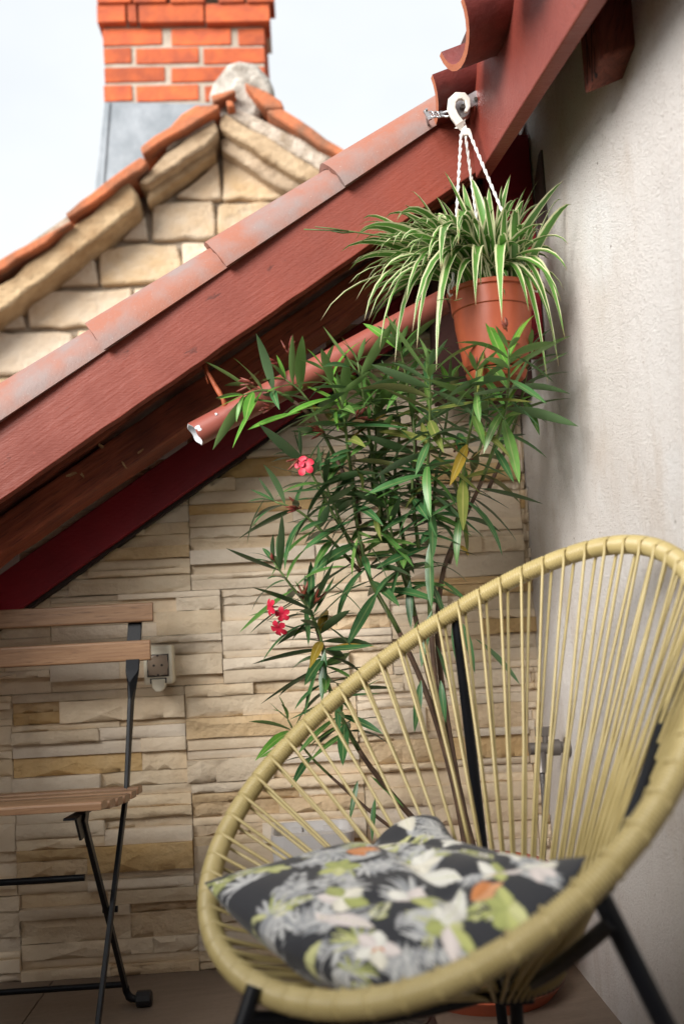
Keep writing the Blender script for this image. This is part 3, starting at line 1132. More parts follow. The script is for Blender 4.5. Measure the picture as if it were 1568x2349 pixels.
# sheet metal base with flared skirt and a folded seam
mb = MB()
A = [at(240, 233, CYY - 0.012), at(620, 240, CYY - 0.012), at(640, 470, CYY - 0.05), at(216, 440, CYY - 0.05)]
Bk = [p + Vector((0, 0.62, 0)) for p in A]
mb.add(A + Bk, [(3, 2, 1, 0), (0, 1, 5, 4), (1, 2, 6, 5), (2, 3, 7, 6), (3, 0, 4, 7), (4, 5, 6, 7)])
obj('metal_flashing', mb, M['lead'], ch, bevel=0.004)
mb = MB()
mb.tube([at(251, 236, CYY - 0.016), at(236, 440, CYY - 0.052)], 0.006, 6)
obj('seam', mb, M['lead'], ch)
mb = MB()
mb.box((xl - 0.08, CYY + 0.05, -3.2), (xr + 0.08, CYY + 0.6, at(420, 430, CYY).z))
obj('stack_base', mb, M['brick_mortar'], ch)

# ------------------------------------------------------------------ pipe under the roof and its wire tie
p0, p1 = at(447, 996, 2.0), at(905, 752, 2.02)
dr = (p1 - p0).normalized()
gp = thing('drain_pipe', 'short red-brown painted pipe with chipped end slung under the roof', 'pipe', p0)
mb = MB()
sdv = dr.cross(Vector((0, 0, 1))).normalized()
upn = sdv.cross(dr)
k = 28
Lp = (p1 - p0).length * 1.25
ro, ri = 0.0262, 0.0235
for L_ in (0, Lp):
    for rr in (ro, ri):
        for i in range(k):
            t = 2 * math.pi * i / k
            cut = (0.005 * math.sin(t + 2.2) + 0.0015 * math.sin(5 * t)) if L_ == 0 else 0
            mb.v.append(tuple(p0 + dr * (L_ + cut) + sdv * rr * math.cos(t) + upn * rr * math.sin(t)))
for i in range(k):
    j = (i + 1) % k
    mb.f += [(i, j, 2 * k + j, 2 * k + i), (k + j, k + i, 3 * k + i, 3 * k + j), (j, i, k + i, k + j)]
o = obj('pipe_body', mb, M['pipe'], gp, smooth=40)
o.data.materials.append(M['pipe_raw'])
for i in range(k):
    o.data.polygons[3 * i + 1].material_index = 1
    o.data.polygons[3 * i + 2].material_index = 1
for (du, dv, sz) in ((12, -14, 0.010), (14, 4, 0.008), (64, -28, 0.006)):
    mb = MB()
    c = p0 + dr * (du / 1140) + sdv * 0.0262 + upn * (-dv / 2600)
    vv = [tuple(c + dr * sz * 0.6 * math.cos(t) * rnd.uniform(0.6, 1.1) + upn * sz * 0.5 * math.sin(t) * rnd.uniform(0.6, 1.1) + sdv * 0.0006 - sdv * 0.0008 * abs(math.sin(t))) for t in [2 * math.pi * i / 9 for i in range(9)]]
    mb.add(vv, [tuple(range(9))])
    obj('paint_chip', mb, M['pipe_raw'], gp)
mb = MB()
wp = [at(468, 838, 1.99), at(480, 860, 1.985), at(492, 882, 1.99), at(503, 900, 1.985), at(512, 916, 1.985), at(517, 930, 1.99), at(520, 945, 2.0)]
mb.tube(wp, [0.0045, 0.004, 0.0052, 0.006, 0.0045, 0.007, 0.004], 8)
mb.tube([wp[0], at(474, 868, 1.99), at(478, 880, 1.992)], 0.002, 6)
mb.tube([wp[0] + Vector((0, 0.05, 0.01)), wp[0]], 0.004, 6)
o = obj('wire_tie', mb, M['wire'], None, smooth=True)
tag(o, 'twisted rusty orange wire tying the painted pipe up to the rafter', 'wire')

# ------------------------------------------------------------------ hanging pot
PC = at(1124, 668, 1.835)
RR = 0.083
PH_ = 0.160
hp = thing('hanging_pot', 'terracotta plastic hanging pot with round drip saucer under the red eave', 'plant pot', PC - Vector((0, 0, PH_)))
b0 = PC - Vector((0, 0, PH_))
mb = MB()
mb.lathe([(0.0, 0.004), (0.054, 0.004), (0.060, 0.01), (0.066, 0.05), (0.072, 0.09), (0.0735, 0.116), (0.0765, 0.118), (0.0785, 0.150), (0.0835, 0.152), (0.0845, 0.159), (0.0815, 0.161),
          (0.075, 0.156), (0.071, 0.118), (0.058, 0.02), (0, 0.02)], b0, 56)
obj('pot_body', mb, M['terracotta'], hp, smooth=35)
mb = MB()
mb.lathe([(0.0, -0.016), (0.050, -0.016), (0.054, -0.013), (0.058, -0.001), (0.056, 0.0), (0.050, -0.010), (0, -0.010)], b0, 48)
mb.tube([b0 + Vector((0, 0, -0.012)), b0 + Vector((0, 0, 0.006))], 0.03, 12)
obj('saucer', mb, M['terracotta'], hp, smooth=35)
mb = MB()
mb.lathe([(0.073, 0.140), (0.0, 0.146)], b0, 24)
obj('soil', mb, M['soil'], hp)

# hanger: white hook, three twisted cords with rim clips
hk = at(1064, 312, 1.855)
hg = thing('pot_hanger', 'white plastic hook with three twisted white cords holding the pot', 'hanger', hk)
mb = MB()
hpts = [at(1068, 312, 1.853), at(1066, 300, 1.853), at(1055, 285, 1.853), at(1042, 268, 1.853), at(1034, 250, 1.853), at(1036, 232, 1.853), at(1047, 221, 1.853), at(1062, 221, 1.853), at(1071, 230, 1.853), at(1073, 246, 1.853), at(1067, 258, 1.853)]
mb.flat_bar(hpts, [(1, 0, 0)] * 2 + [None] * 0 + [tuple((hpts[min(i + 1, 10)] - hpts[i - 1]).cross(Vector((0, 1, 0)))) for i in range(2, 11)], [0.024, 0.020, 0.0165, 0.016, 0.0165, 0.017, 0.016, 0.014, 0.012, 0.009, 0.007], 0.009)
obj('hook', mb, M['white_plastic'], hg, bevel=0.002)
rim_t = PC + Vector((0, 0, -0.004))
ends = [rim_t + Vector((-0.078, -0.030, 0.0)), rim_t + Vector((0.012, 0.083, 0.0)), rim_t + Vector((0.074, -0.036, 0.0))]
tops = [at(1057, 308, 1.85), at(1066, 308, 1.853), at(1077, 308, 1.85)]
for a, b in zip(tops, ends):
    mb = MB()
    n = 40
    for ph in (0, math.pi):
        pts = []
        d = (b - a)
        e1 = d.cross(Vector((0, 1, 0))).normalized()
        e2 = d.cross(e1).normalized()
        for i in range(n + 1):
            t = i / n
            ang = t * 2 * math.pi * 10 + ph
            pts.append(a.lerp(b, t) + (e1 * math.cos(ang) + e2 * math.sin(ang)) * 0.0017)
        mb.tube(pts, 0.0021, 6)
    obj('cord', mb, M['twine'], hg, smooth=True)
    mb = MB()
    out = (b - PC)
    out.z = 0
    out.normalize()
    mb.tube([b + Vector((0, 0, 0.014)), b + out * 0.006 + Vector((0, 0, 0.008)), b + out * 0.010 + Vector((0, 0, -0.006)), b + out * 0.006 + Vector((0, 0, -0.014)), b + out * 0.001 + Vector((0, 0, -0.010))], 0.0022, 6)
    obj('clip', mb, M['white_plastic'], hg, smooth=True)

# pulley the hook hangs from
pc = at(1058, 252, 1.88)
pl = thing('clothesline_pulley', 'galvanised clothesline pulley with bracket screwed to red fascia corner', 'pulley', pc)
mb = MB()
prof = [(0.004, -0.006), (0.019, -0.006), (0.020, -0.005), (0.015, 0), (0.020, 0.005), (0.019, 0.006), (0.004, 0.006)]
n = 24
for r, h in prof:
    for j in range(n):
        t = 2 * math.pi * j / n
        mb.v.append((pc.x + r * math.cos(t) * 0.9 + h * 0.3, pc.y + h, pc.z + r * math.sin(t)))
for i in range(len(prof) - 1):
    for j in range(n):
        j2 = (j + 1) % n
        mb.f.append((i * n + j, i * n + j2, (i + 1) * n + j2, (i + 1) * n + j))
obj('wheel', mb, M['steel'], pl, smooth=40)
mb = MB()
e0, e1 = at(1040, 262, 1.868), at(1100, 216, 1.868)
ax_ = (e1 - e0).normalized()
nx_ = ax_.cross(Vector((0, 1, 0))).normalized()
mb.flat_bar([at(1066, 240, 1.868), at(1074, 234, 1.868), at(1098, 220, 1.868), at(1103, 217, 1.868)], tuple(nx_), [0.010, 0.026, 0.026, 0.020], 0.0025)
mb.flat_bar([at(1066, 240, 1.895), at(1074, 234, 1.895), at(1098, 220, 1.895), at(1103, 217, 1.93)], tuple(nx_), [0.010, 0.026, 0.026, 0.020], 0.0025)
obj('side_plate', mb, M['steel'], pl, bevel=0.0008)
mb = MB()
mb.tube([pc + Vector((0, -0.016, 0)), pc + Vector((0, 0.02, 0))], 0.004, 8)
mb.tube([at(1090, 226, 1.86), at(1090, 226, 1.90)], 0.0035, 8)
obj('axle', mb, M['tap'], pl, smooth=40)
mb = MB()
mb.tube([at(1040, 262, 1.88), at(1024, 268, 1.885), at(1010, 264, 1.89)], 0.0028, 6)
mb.tube([at(1040, 254, 1.88), at(1024, 256, 1.885), at(1010, 260, 1.89)], 0.0028, 6)
for i in range(5):
    a = at(1012 - i * 6, 262 + (i % 2) * 2, 1.89)
    mb.tube([a + Vector((0.006 * math.cos(t), (0.004 if i % 2 else 0.002) * math.sin(t), 0.007 * math.sin(t))) for t in [2 * math.pi * j / 10 for j in range(10)]], 0.0018, 5, closed=True)
obj('chain', mb, M['steel'], pl, smooth=True)
mb = MB()
mb.flat_bar([at(984, 262, 1.89), at(976, 266, 1.89)], (0, 0, 1), 0.022, 0.006)
mb.tube([at(977, 250, 1.885), at(979, 270, 1.90), at(981, 284, 1.935), at(981, 286, 1.955)], 0.003, 6)
obj('screw_hook', mb, M['steel'], pl, smooth=40)

# ------------------------------------------------------------------ spider plant
spd = thing('spider_plant', 'spider plant with long arching green and cream striped leaves', 'plant', b0 + Vector((0, 0, 0.143)))
SB = b0 + Vector((0, 0, 0.143))
rb = random.Random(11)
n_blade = 0


def ribbon(pts, wmax, parent, name, mat, roll=0.0, seg=10, face=None, fold=0.25, taper=0.55):
    P = [Vector(p) for p in pts]

    def bez(t):
        if len(P) == 3:
            return P[0] * (1 - t) ** 2 + P[1] * 2 * t * (1 - t) + P[2] * t * t
        return P[0] * (1 - t) ** 3 + P[1] * 3 * t * (1 - t) ** 2 + P[2] * 3 * t * t * (1 - t) + P[3] * t ** 3
    mb = MB()
    uvs = []
    prev = None
    for i in range(seg + 1):
        t = i / seg
        p = bez(t)
        d = (bez(min(1, t + 0.02)) - bez(max(0, t - 0.02))).normalized()
        if prev is None:
            prev = d.cross(Vector((0, 0, 1)))
            if prev.length < 0.15:
                prev = Vector((1, 0, 0))
            prev.normalize()
            prev = Matrix.Rotation(roll, 3, d) @ prev
        s_ = (prev - d * prev.dot(d)).normalized()
        prev = s_
        nn = s_.cross(d)
        if nn.z < 0 and i == 0:
            pass
        wv = wmax * (0.55 + 0.45 * min(1, t * 4)) * (1 - max(0, (t - taper) / (1 - taper)) ** 1.6)
        wv = max(wv, 0.0004)
        mb.v += [tuple(p - s_ * wv / 2 + nn * wv * fold), tuple(p), tuple(p + s_ * wv / 2 + nn * wv * fold)]
        uvs += [(0, t), (0.5, t), (1, t)]
    for i in range(seg):
        q = i * 3
        mb.f += [(q, q + 1, q + 4, q + 3), (q + 1, q + 2, q + 5, q + 4)]
    o = obj(name, mb, mat, parent, smooth=True)
    ul = o.data.uv_layers.new(name='UVMap')
    for lp in o.data.loops:
        ul.data[lp.index].uv = uvs[lp.vertex_index]
    return o


def blade(tu, tv, ty, w=0.009, lift=0.10, bx=None, mid=0.45, droop=0.0):
    global n_blade
    T = at(tu, tv, ty)
    if T.x > SIDE_X - 0.008:
        T.x = SIDE_X - 0.008 - rb.uniform(0, 0.01)
    B = SB + Vector((rb.uniform(-0.045, 0.045), rb.uniform(-0.035, 0.035), 0))
    hd = T - B
    B += Vector((hd.x, hd.y, 0)) * 0.10
    c1 = B + Vector((hd.x * 0.12, hd.y * 0.12, lift * 0.85))
    c2 = B + Vector((hd.x * (mid + 0.25), hd.y * (mid + 0.25), max(hd.z, 0) * 0.75 + lift))
    for c in (c1, c2):
        c.x = min(c.x, SIDE_X - 0.012)
    ribbon([B, c1, c2, T], w * 1.95, spd, 'leaf', M['spider'], rb.uniform(-0.5, 0.5), 11, fold=rb.uniform(0.12, 0.3))
    n_blade += 1


KEY = [(1060, 420, 1.80, .011, .02), (1120, 430, 1.78, .011, .02), (1150, 425, 1.84, .011, .02), (1195, 470, 1.78, .012, .03), (1240, 460, 1.80, .011, .03), (1000, 450, 1.80, .010, .03), (960, 500, 1.78, .011, .05), (1225, 560, 1.74, .011, .06),
       (1085, 500, 1.72, .012, .04), (1150, 540, 1.70, .012, .05), (1035, 500, 1.74, .012, .05), (985, 540, 1.74, .011, .07), (930, 570, 1.76, .011, .08), (880, 610, 1.78, .010, .09), (820, 560, 1.80, .009, .07), (800, 620, 1.80, .009, .08),  # (tip u, tip v, depth, width, lift)
    (940, 438, 1.84, .010, .06), (1018, 392, 1.80, .010, .02), (905, 492, 1.84, .009, .07), (1290, 415, 1.83, .011, .03), (1310, 468, 1.80, .011, .05),
    (1170, 400, 1.86, .010, .02), (1235, 410, 1.95, .010, .02), (1080, 410, 1.82, .010, .05), (1100, 560, 1.72, .011, .14), (780, 578, 1.80, .008, .08),
    (800, 650, 1.78, .009, .08), (830, 600, 1.84, .009, .09), (735, 735, 1.80, .007, .09), (815, 690, 1.76, .010, .11), (835, 735, 1.74, .010, .10),
    (870, 800, 1.72, .009, .11), (905, 830, 1.75, .010, .11), (955, 800, 1.70, .011, .12), (945, 760, 1.66, .010, .12), (1000, 850, 1.70, .012, .13),
    (1003, 800, 1.67, .011, .12), (1150, 735, 1.68, .012, .13), (1102, 655, 1.68, .010, .10), (1045, 690, 1.69, .008, .09), (1212, 715, 1.70, .010, .08), (1268, 770, 1.74, .010, .09),
    (1295, 780, 1.80, .010, .11), (1300, 620, 1.80, .011, .09), (1302, 560, 1.86, .010, .08), (1255, 880, 1.80, .009, .10), (1285, 690, 1.90, .010, .09), (1280, 840, 1.86, .008, .10),
    (1050, 560, 1.70, .012, .16), (1010, 620, 1.67, .011, .16), (980, 600, 1.70, .010, .15), (1205, 430, 1.90, .009, .02), (890, 540, 1.90, .009, .08), (870, 640, 1.73, .010, .10),
    (1130, 480, 1.76, .012, .04), (1200, 520, 1.74, .011, .06), (1250, 520, 1.78, .011, .06), (1065, 470, 1.76, .011, .05), (1090, 700, 1.66, .010, .11), (930, 690, 1.68, .010, .12),
]
for kx in KEY:
    if kx[0] > 1245:
        kx = (kx[0], kx[1], min(kx[2], 1.72)) + kx[3:]
    blade(*kx)
for i in range(175):
    a = rb.random()
    if a < 0.62:
        tu = rb.uniform(800, 1060)
        tv = 560 + (1060 - tu) * rb.uniform(-0.25, 0.75) + rb.uniform(-50, 40)
        ty = 1.835 + rb.uniform(-0.17, 0.14)
        lf = rb.uniform(0.06, 0.12)
    elif a < 0.85:
        tu = rb.uniform(1150, 1300)
        tv = rb.uniform(440, 700)
        ty = 1.835 + rb.uniform(-0.12, 0.12)
        lf = rb.uniform(0.04, 0.09)
    else:
        tu = rb.uniform(1000, 1240)
        tv = rb.uniform(440, 600)
        ty = 1.835 + rb.uniform(-0.12, 0.12)
        lf = rb.uniform(0.02, 0.07)
    blade(tu, tv, ty, rb.uniform(0.006, 0.0105), lf)
# long flower stalk reaching left over the red board, with plantlet tips
mb = MB()
stk = [SB, at(1010, 560, 1.80), at(900, 545, 1.78), at(800, 530, 1.78), at(697, 526, 1.78)]
mb.tube(stk, [0.0018, 0.0017, 0.0015, 0.0013, 0.0012], 6)
mb.tube([at(800, 530, 1.78), at(760, 524, 1.775), at(722, 520, 1.775)], [0.0012, 0.0014, 0.0008], 6)
mb.tube([at(815, 532, 1.78), at(785, 534, 1.785), at(760, 530, 1.785)], [0.0012, 0.0016, 0.0008], 6)
obj('stalk', mb, M['green_stem'], spd, smooth=True)
ribbon([at(1000, 690, 1.665), at(1020, 685, 1.66), at(1038, 688, 1.66)], 0.004, spd, 'plantlet', M['spider'])
ribbon([at(1040, 690, 1.665), at(1052, 690, 1.66), at(1060, 683, 1.66)], 0.004, spd, 'plantlet', M['spider'])

# ------------------------------------------------------------------ oleander
OB = Vector((0.335, 2.10, 0.22))
ole = thing('oleander', 'tall oleander bush with narrow green leaves and few red flowers', 'plant', OB)
LV = []
rl = random.Random(5)
for k in range(6):
    arch = [0.05, 0.18, 0.30, -0.08, 0.12, 0.42][k]
    tw = [0.0, 0.3, -0.3, 0.15, -0.5, 0.1][k]
    s_ = MB()
    uvs = []
    seg = 7
    for i in range(seg + 1):
        t = i / seg
        wv = 0.155 * (math.sin(math.pi * min(1, t ** 0.85)) ** 0.8 if 0 < t < 1 else 0.0) * 0.5 + (0.007 if t < 0.1 else 0.001)
        z_ = -arch * t * t
        x_ = t * (1 - 0.25 * abs(arch) * t)
        aa = tw * t
        for sgn, u in ((-1, 0), (0, 0.5), (1, 1)):
            yy = sgn * wv * math.cos(aa)
            s_.v.append((x_, yy, z_ + sgn * wv * math.sin(aa) + abs(sgn) * wv * 0.25))
            uvs.append((u, t))
    for i in range(seg):
        q = i * 3
        s_.f += [(q, q + 3, q + 4, q + 1), (q + 1, q + 4, q + 5, q + 2)]
    d = {}
    for key in ('leaf_dark', 'leaf_mid', 'leaf_light', 'leaf_olive', 'leaf_yellow'):
        me = mesh_of('leaf', s_, (0, 0, 0), True)
        ul = me.uv_layers.new(name='UVMap')
        for lp in me.loops:
            ul.data[lp.index].uv = uvs[lp.vertex_index]
        me.materials.append(M[key])
        d[key] = me
    LV.append(d)
LUV = list(uvs)
LKEYS = ['leaf_dark', 'leaf_mid', 'leaf_light', 'leaf_olive', 'leaf_yellow']
XV, XF, XM, XU = [], [], [], []
NLEAF = 245
n_leaf = 0


def leaf(p, d, ln, key, k=None, wid=1.0):
    global n_leaf
    d = Vector(d).normalized()
    end = p + d * ln
    if end.x > SIDE_X - 0.02:
        d.x -= (end.x - SIDE_X + 0.04) / ln
        d.normalize()
    if (p + d * ln).y > WALL_Y - 0.03:
        d.y -= ((p + d * ln).y - WALL_Y + 0.035) / ln
        d.normalize()
    s_ = Vector((0, 0, 1)).cross(d)
    if s_.length < 0.1:
        s_ = Vector((1, 0, 0))
    s_.normalize()
    s_ = Matrix.Rotation(rl.uniform(-0.6, 0.6), 3, d) @ s_
    n_ = d.cross(s_)
    k = rl.randrange(6) if k is None else k
    if n_leaf >= NLEAF:
        src = LV[k][key]
        b_ = len(XV)
        for vtx in src.vertices:
            c = vtx.co
            XV.append(tuple(p - OB + d * ln * c.x + s_ * ln * wid * c.y + n_ * ln * c.z))
        for pg in src.polygons:
            XF.append(tuple(i + b_ for i in pg.vertices))
            XM.append(LKEYS.index(key))
        XU.extend(LUV)
        return
    o = bpy.data.objects.new('leaf', LV[k][key])
    COL.objects.link(o)
    o.parent = ole
    mt = Matrix((d * ln, s_ * ln * wid, n_ * ln)).transposed().to_4x4()
    mt.translation = p - OB
    o.matrix_basis = mt
    n_leaf += 1


def smooth_path(P, n):
    out = []
    Q = [P[0] * 2 - P[1]] + P + [P[-1] * 2 - P[-2]]
    for i in range(1, len(Q) - 2):
        for j in range(n):
            t = j / n
            a, b, c, d = Q[i - 1], Q[i], Q[i + 1], Q[i + 2]
            out.append(0.5 * ((2 * b) + (c - a) * t + (2 * a - 5 * b + 4 * c - d) * t * t + (3 * b - a - 3 * c + d) * t ** 3))
    out.append(P[-1])
    return out


# stems from tip to base: (u, v, depth); leafy fraction; tone of the tip
STEMS = [
    ('A', [(782, 905, 1.96), (795, 1000, 1.98), (806, 1100, 2.0), (820, 1210, 2.02), (850, 1330, 2.04), (915, 1450, 2.06), (985, 1610, 2.08), (1040, 1800, 2.09), (1075, 1985, 2.10)], 0.56, 'leaf_light', 13),
    ('B', [(985, 840, 1.78), (985, 960, 1.84), (980, 1080, 1.92), (985, 1200, 2.02), (985, 1400, 2.05), (1010, 1650, 2.07), (1060, 1850, 2.09), (1085, 1985, 2.10)], 0.56, 'leaf_mid', 13),
    ('C', [(1165, 800, 1.70), (1165, 885, 1.74), (1150, 970, 1.82), (1105, 1100, 1.93), (1050, 1220, 2.06), (1012, 1330, 2.07), (1005, 1500, 2.08), (1050, 1800, 2.09), (1095, 1985, 2.10)], 0.34, 'leaf_light', 7),
    ('D', [(1092, 850, 1.72), (1085, 950, 1.78), (1065, 1050, 1.87), (1055, 1180, 1.97), (1030, 1290, 2.06)], 0.85, 'leaf_mid', 7),
    ('E', [(900, 885, 2.02), (915, 990, 2.04), (905, 1100, 2.06), (925, 1240, 2.08), (945, 1380, 2.09), (985, 1560, 2.09), (1055, 1820, 2.1), (1080, 1985, 2.1)], 0.56, 'leaf_mid', 12),
    ('F', [(745, 850, 1.90), (785, 940, 1.93), (800, 1050, 1.98), (825, 1200, 2.07)], 0.8, 'leaf_light', 5),
    ('G', [(655, 870, 1.98), (700, 910, 1.99), (745, 1000, 2.0), (800, 1110, 2.01)], 0.75, 'leaf_light', 4),
    ('H', [(630, 1150, 1.98), (690, 1175, 1.99), (760, 1240, 2.01), (825, 1310, 2.03)], 0.8, 'leaf_mid', 4),
    ('I', [(690, 1045, 1.98), (725, 1105, 1.99), (770, 1190, 2.01), (825, 1270, 2.03)], 0.8, 'leaf_mid', 4),
    ('J', [(705, 1385, 1.96), (735, 1460, 1.97), (750, 1560, 1.98), (790, 1660, 2.0), (850, 1760, 2.03), (950, 1880, 2.07), (1060, 1985, 2.1)], 0.56, 'leaf_mid', 12),
    ('K', [(628, 1290, 1.98), (665, 1340, 1.98), (710, 1400, 1.98), (742, 1490, 1.98)], 0.8, 'leaf_mid', 4),
    ('L', [(660, 1650, 2.08), (700, 1720, 2.1), (780, 1800, 2.12), (900, 1900, 2.12), (1050, 1985, 2.12)], 0.4, 'leaf_light', 3),
    ('M', [(915, 790, 1.90), (930, 860, 1.93), (950, 1000, 2.0), (960, 1150, 2.08)], 0.6, 'leaf_dark', 5),
    ('O', [(1212, 800, 1.82), (1200, 890, 1.88), (1170, 1000, 2.05), (1120, 1120, 2.05)], 0.6, 'leaf_dark', 4),
    ('Q', [(560, 905, 1.95), (600, 895, 1.96), (650, 905, 1.97), (710, 950, 1.99)], 0.7, 'leaf_light', 3),
    ('S', [(850, 905, 1.99), (862, 990, 2.0), (858, 1090, 2.02), (880, 1200, 2.04)], 0.9, 'leaf_light', 6),
    ('T', [(1030, 880, 2.02), (1022, 970, 2.03), (1000, 1090, 2.04), (990, 1200, 2.05)], 0.9, 'leaf_mid', 6),
    ('U', [(945, 930, 1.97), (950, 1020, 1.98), (945, 1130, 2.0), (960, 1260, 2.03)], 0.9, 'leaf_olive', 6),
    ('V', [(1120, 930, 2.02), (1108, 1000, 2.03), (1080, 1090, 2.04), (1045, 1200, 2.05)], 0.9, 'leaf_olive', 5),
    ('W', [(820, 830, 1.90), (835, 920, 1.93), (850, 1020, 1.98), (870, 1150, 2.07)], 0.9, 'leaf_mid', 5),
    ('X', [(735, 1080, 2.0), (762, 1150, 2.01), (795, 1230, 2.02), (830, 1300, 2.03)], 0.9, 'leaf_mid', 4),
    ('Y', [(880, 1130, 2.0), (895, 1210, 2.01), (915, 1290, 2.03), (940, 1370, 2.05)], 0.9, 'leaf_dark', 4),
    ('R', [(850, 1080, 2.0), (868, 1150, 2.02), (890, 1240, 2.05), (930, 1330, 2.07)], 0.8, 'leaf_olive', 4),
]
for name, pts, frac, tone, nodes in STEMS:
    P = smooth_path([at(*p) for p in pts], 5)
    n = len(P)
    gcut = int(n * min(1, frac + 0.05))
    rads = [0.0016 + 0.0058 * (i / n) ** 0.9 * (1 if len(pts) > 5 else 0.5) for i in range(n)]
    mb = MB()
    mb.tube(P[:gcut + 1], rads[:gcut + 1], 7)
    obj('stem', mb, M['green_stem'], ole, smooth=True)
    if gcut < n - 2:
        mb = MB()
        mb.tube(P[gcut:], rads[gcut:], 8)
        obj('stem', mb, M['bark'], ole, smooth=True)
    ph = rl.uniform(0, 6)
    nodes = int(nodes * 1.5)
    for q in range(nodes):
        t = (q / nodes) * frac
        f_ = t * (n - 1)
        i = min(int(f_), n - 2)
        p = P[i].lerp(P[i + 1], f_ - i)
        ax_ = (P[max(i - 1, 0)] - P[min(i + 2, n - 1)]).normalized()
        e1 = ax_.cross(Vector((0, 1, 0.2))).normalized()
        e2 = ax_.cross(e1)
        ph += 1.05
        cnt = 4 if q == 0 else 3
        for w_ in range(cnt):
            a = ph + w_ * 2 * math.pi / cnt + rl.uniform(-0.25, 0.25)
            spread = [0.50, 0.85, 1.10, 1.30][min(q, 3)] + rl.uniform(-0.2, 0.25)
            if q > 5:
                spread += 0.35
            d = ax_ * math.cos(spread) + (e1 * math.cos(a) + e2 * math.sin(a)) * math.sin(spread)
            ln = (0.06 if q == 0 else rl.uniform(0.092, 0.150)) * (0.9 if name in 'L' else 1)
            r_ = rl.random()
            if (q <= 2 and tone == 'leaf_light') or (q <= 1 and p.z > 1.1 and r_ < 0.6):
                key = 'leaf_light'
            elif r_ < 0.03 and q > 2:
                key = 'leaf_yellow'
            elif r_ < 0.34 and 1 < q < 9 and name in 'ABDEFRTUVS':
                key = 'leaf_olive'
            elif p.z > 1.12:  # lighter greens high up, darker below: the sunlit top put into the colour
                key = rl.choice(['leaf_mid', 'leaf_mid', 'leaf_light', 'leaf_dark', 'leaf_mid'])
            else:
                key = rl.choice(['leaf_dark', 'leaf_dark', 'leaf_mid'])
            leaf(p, d, ln, key)
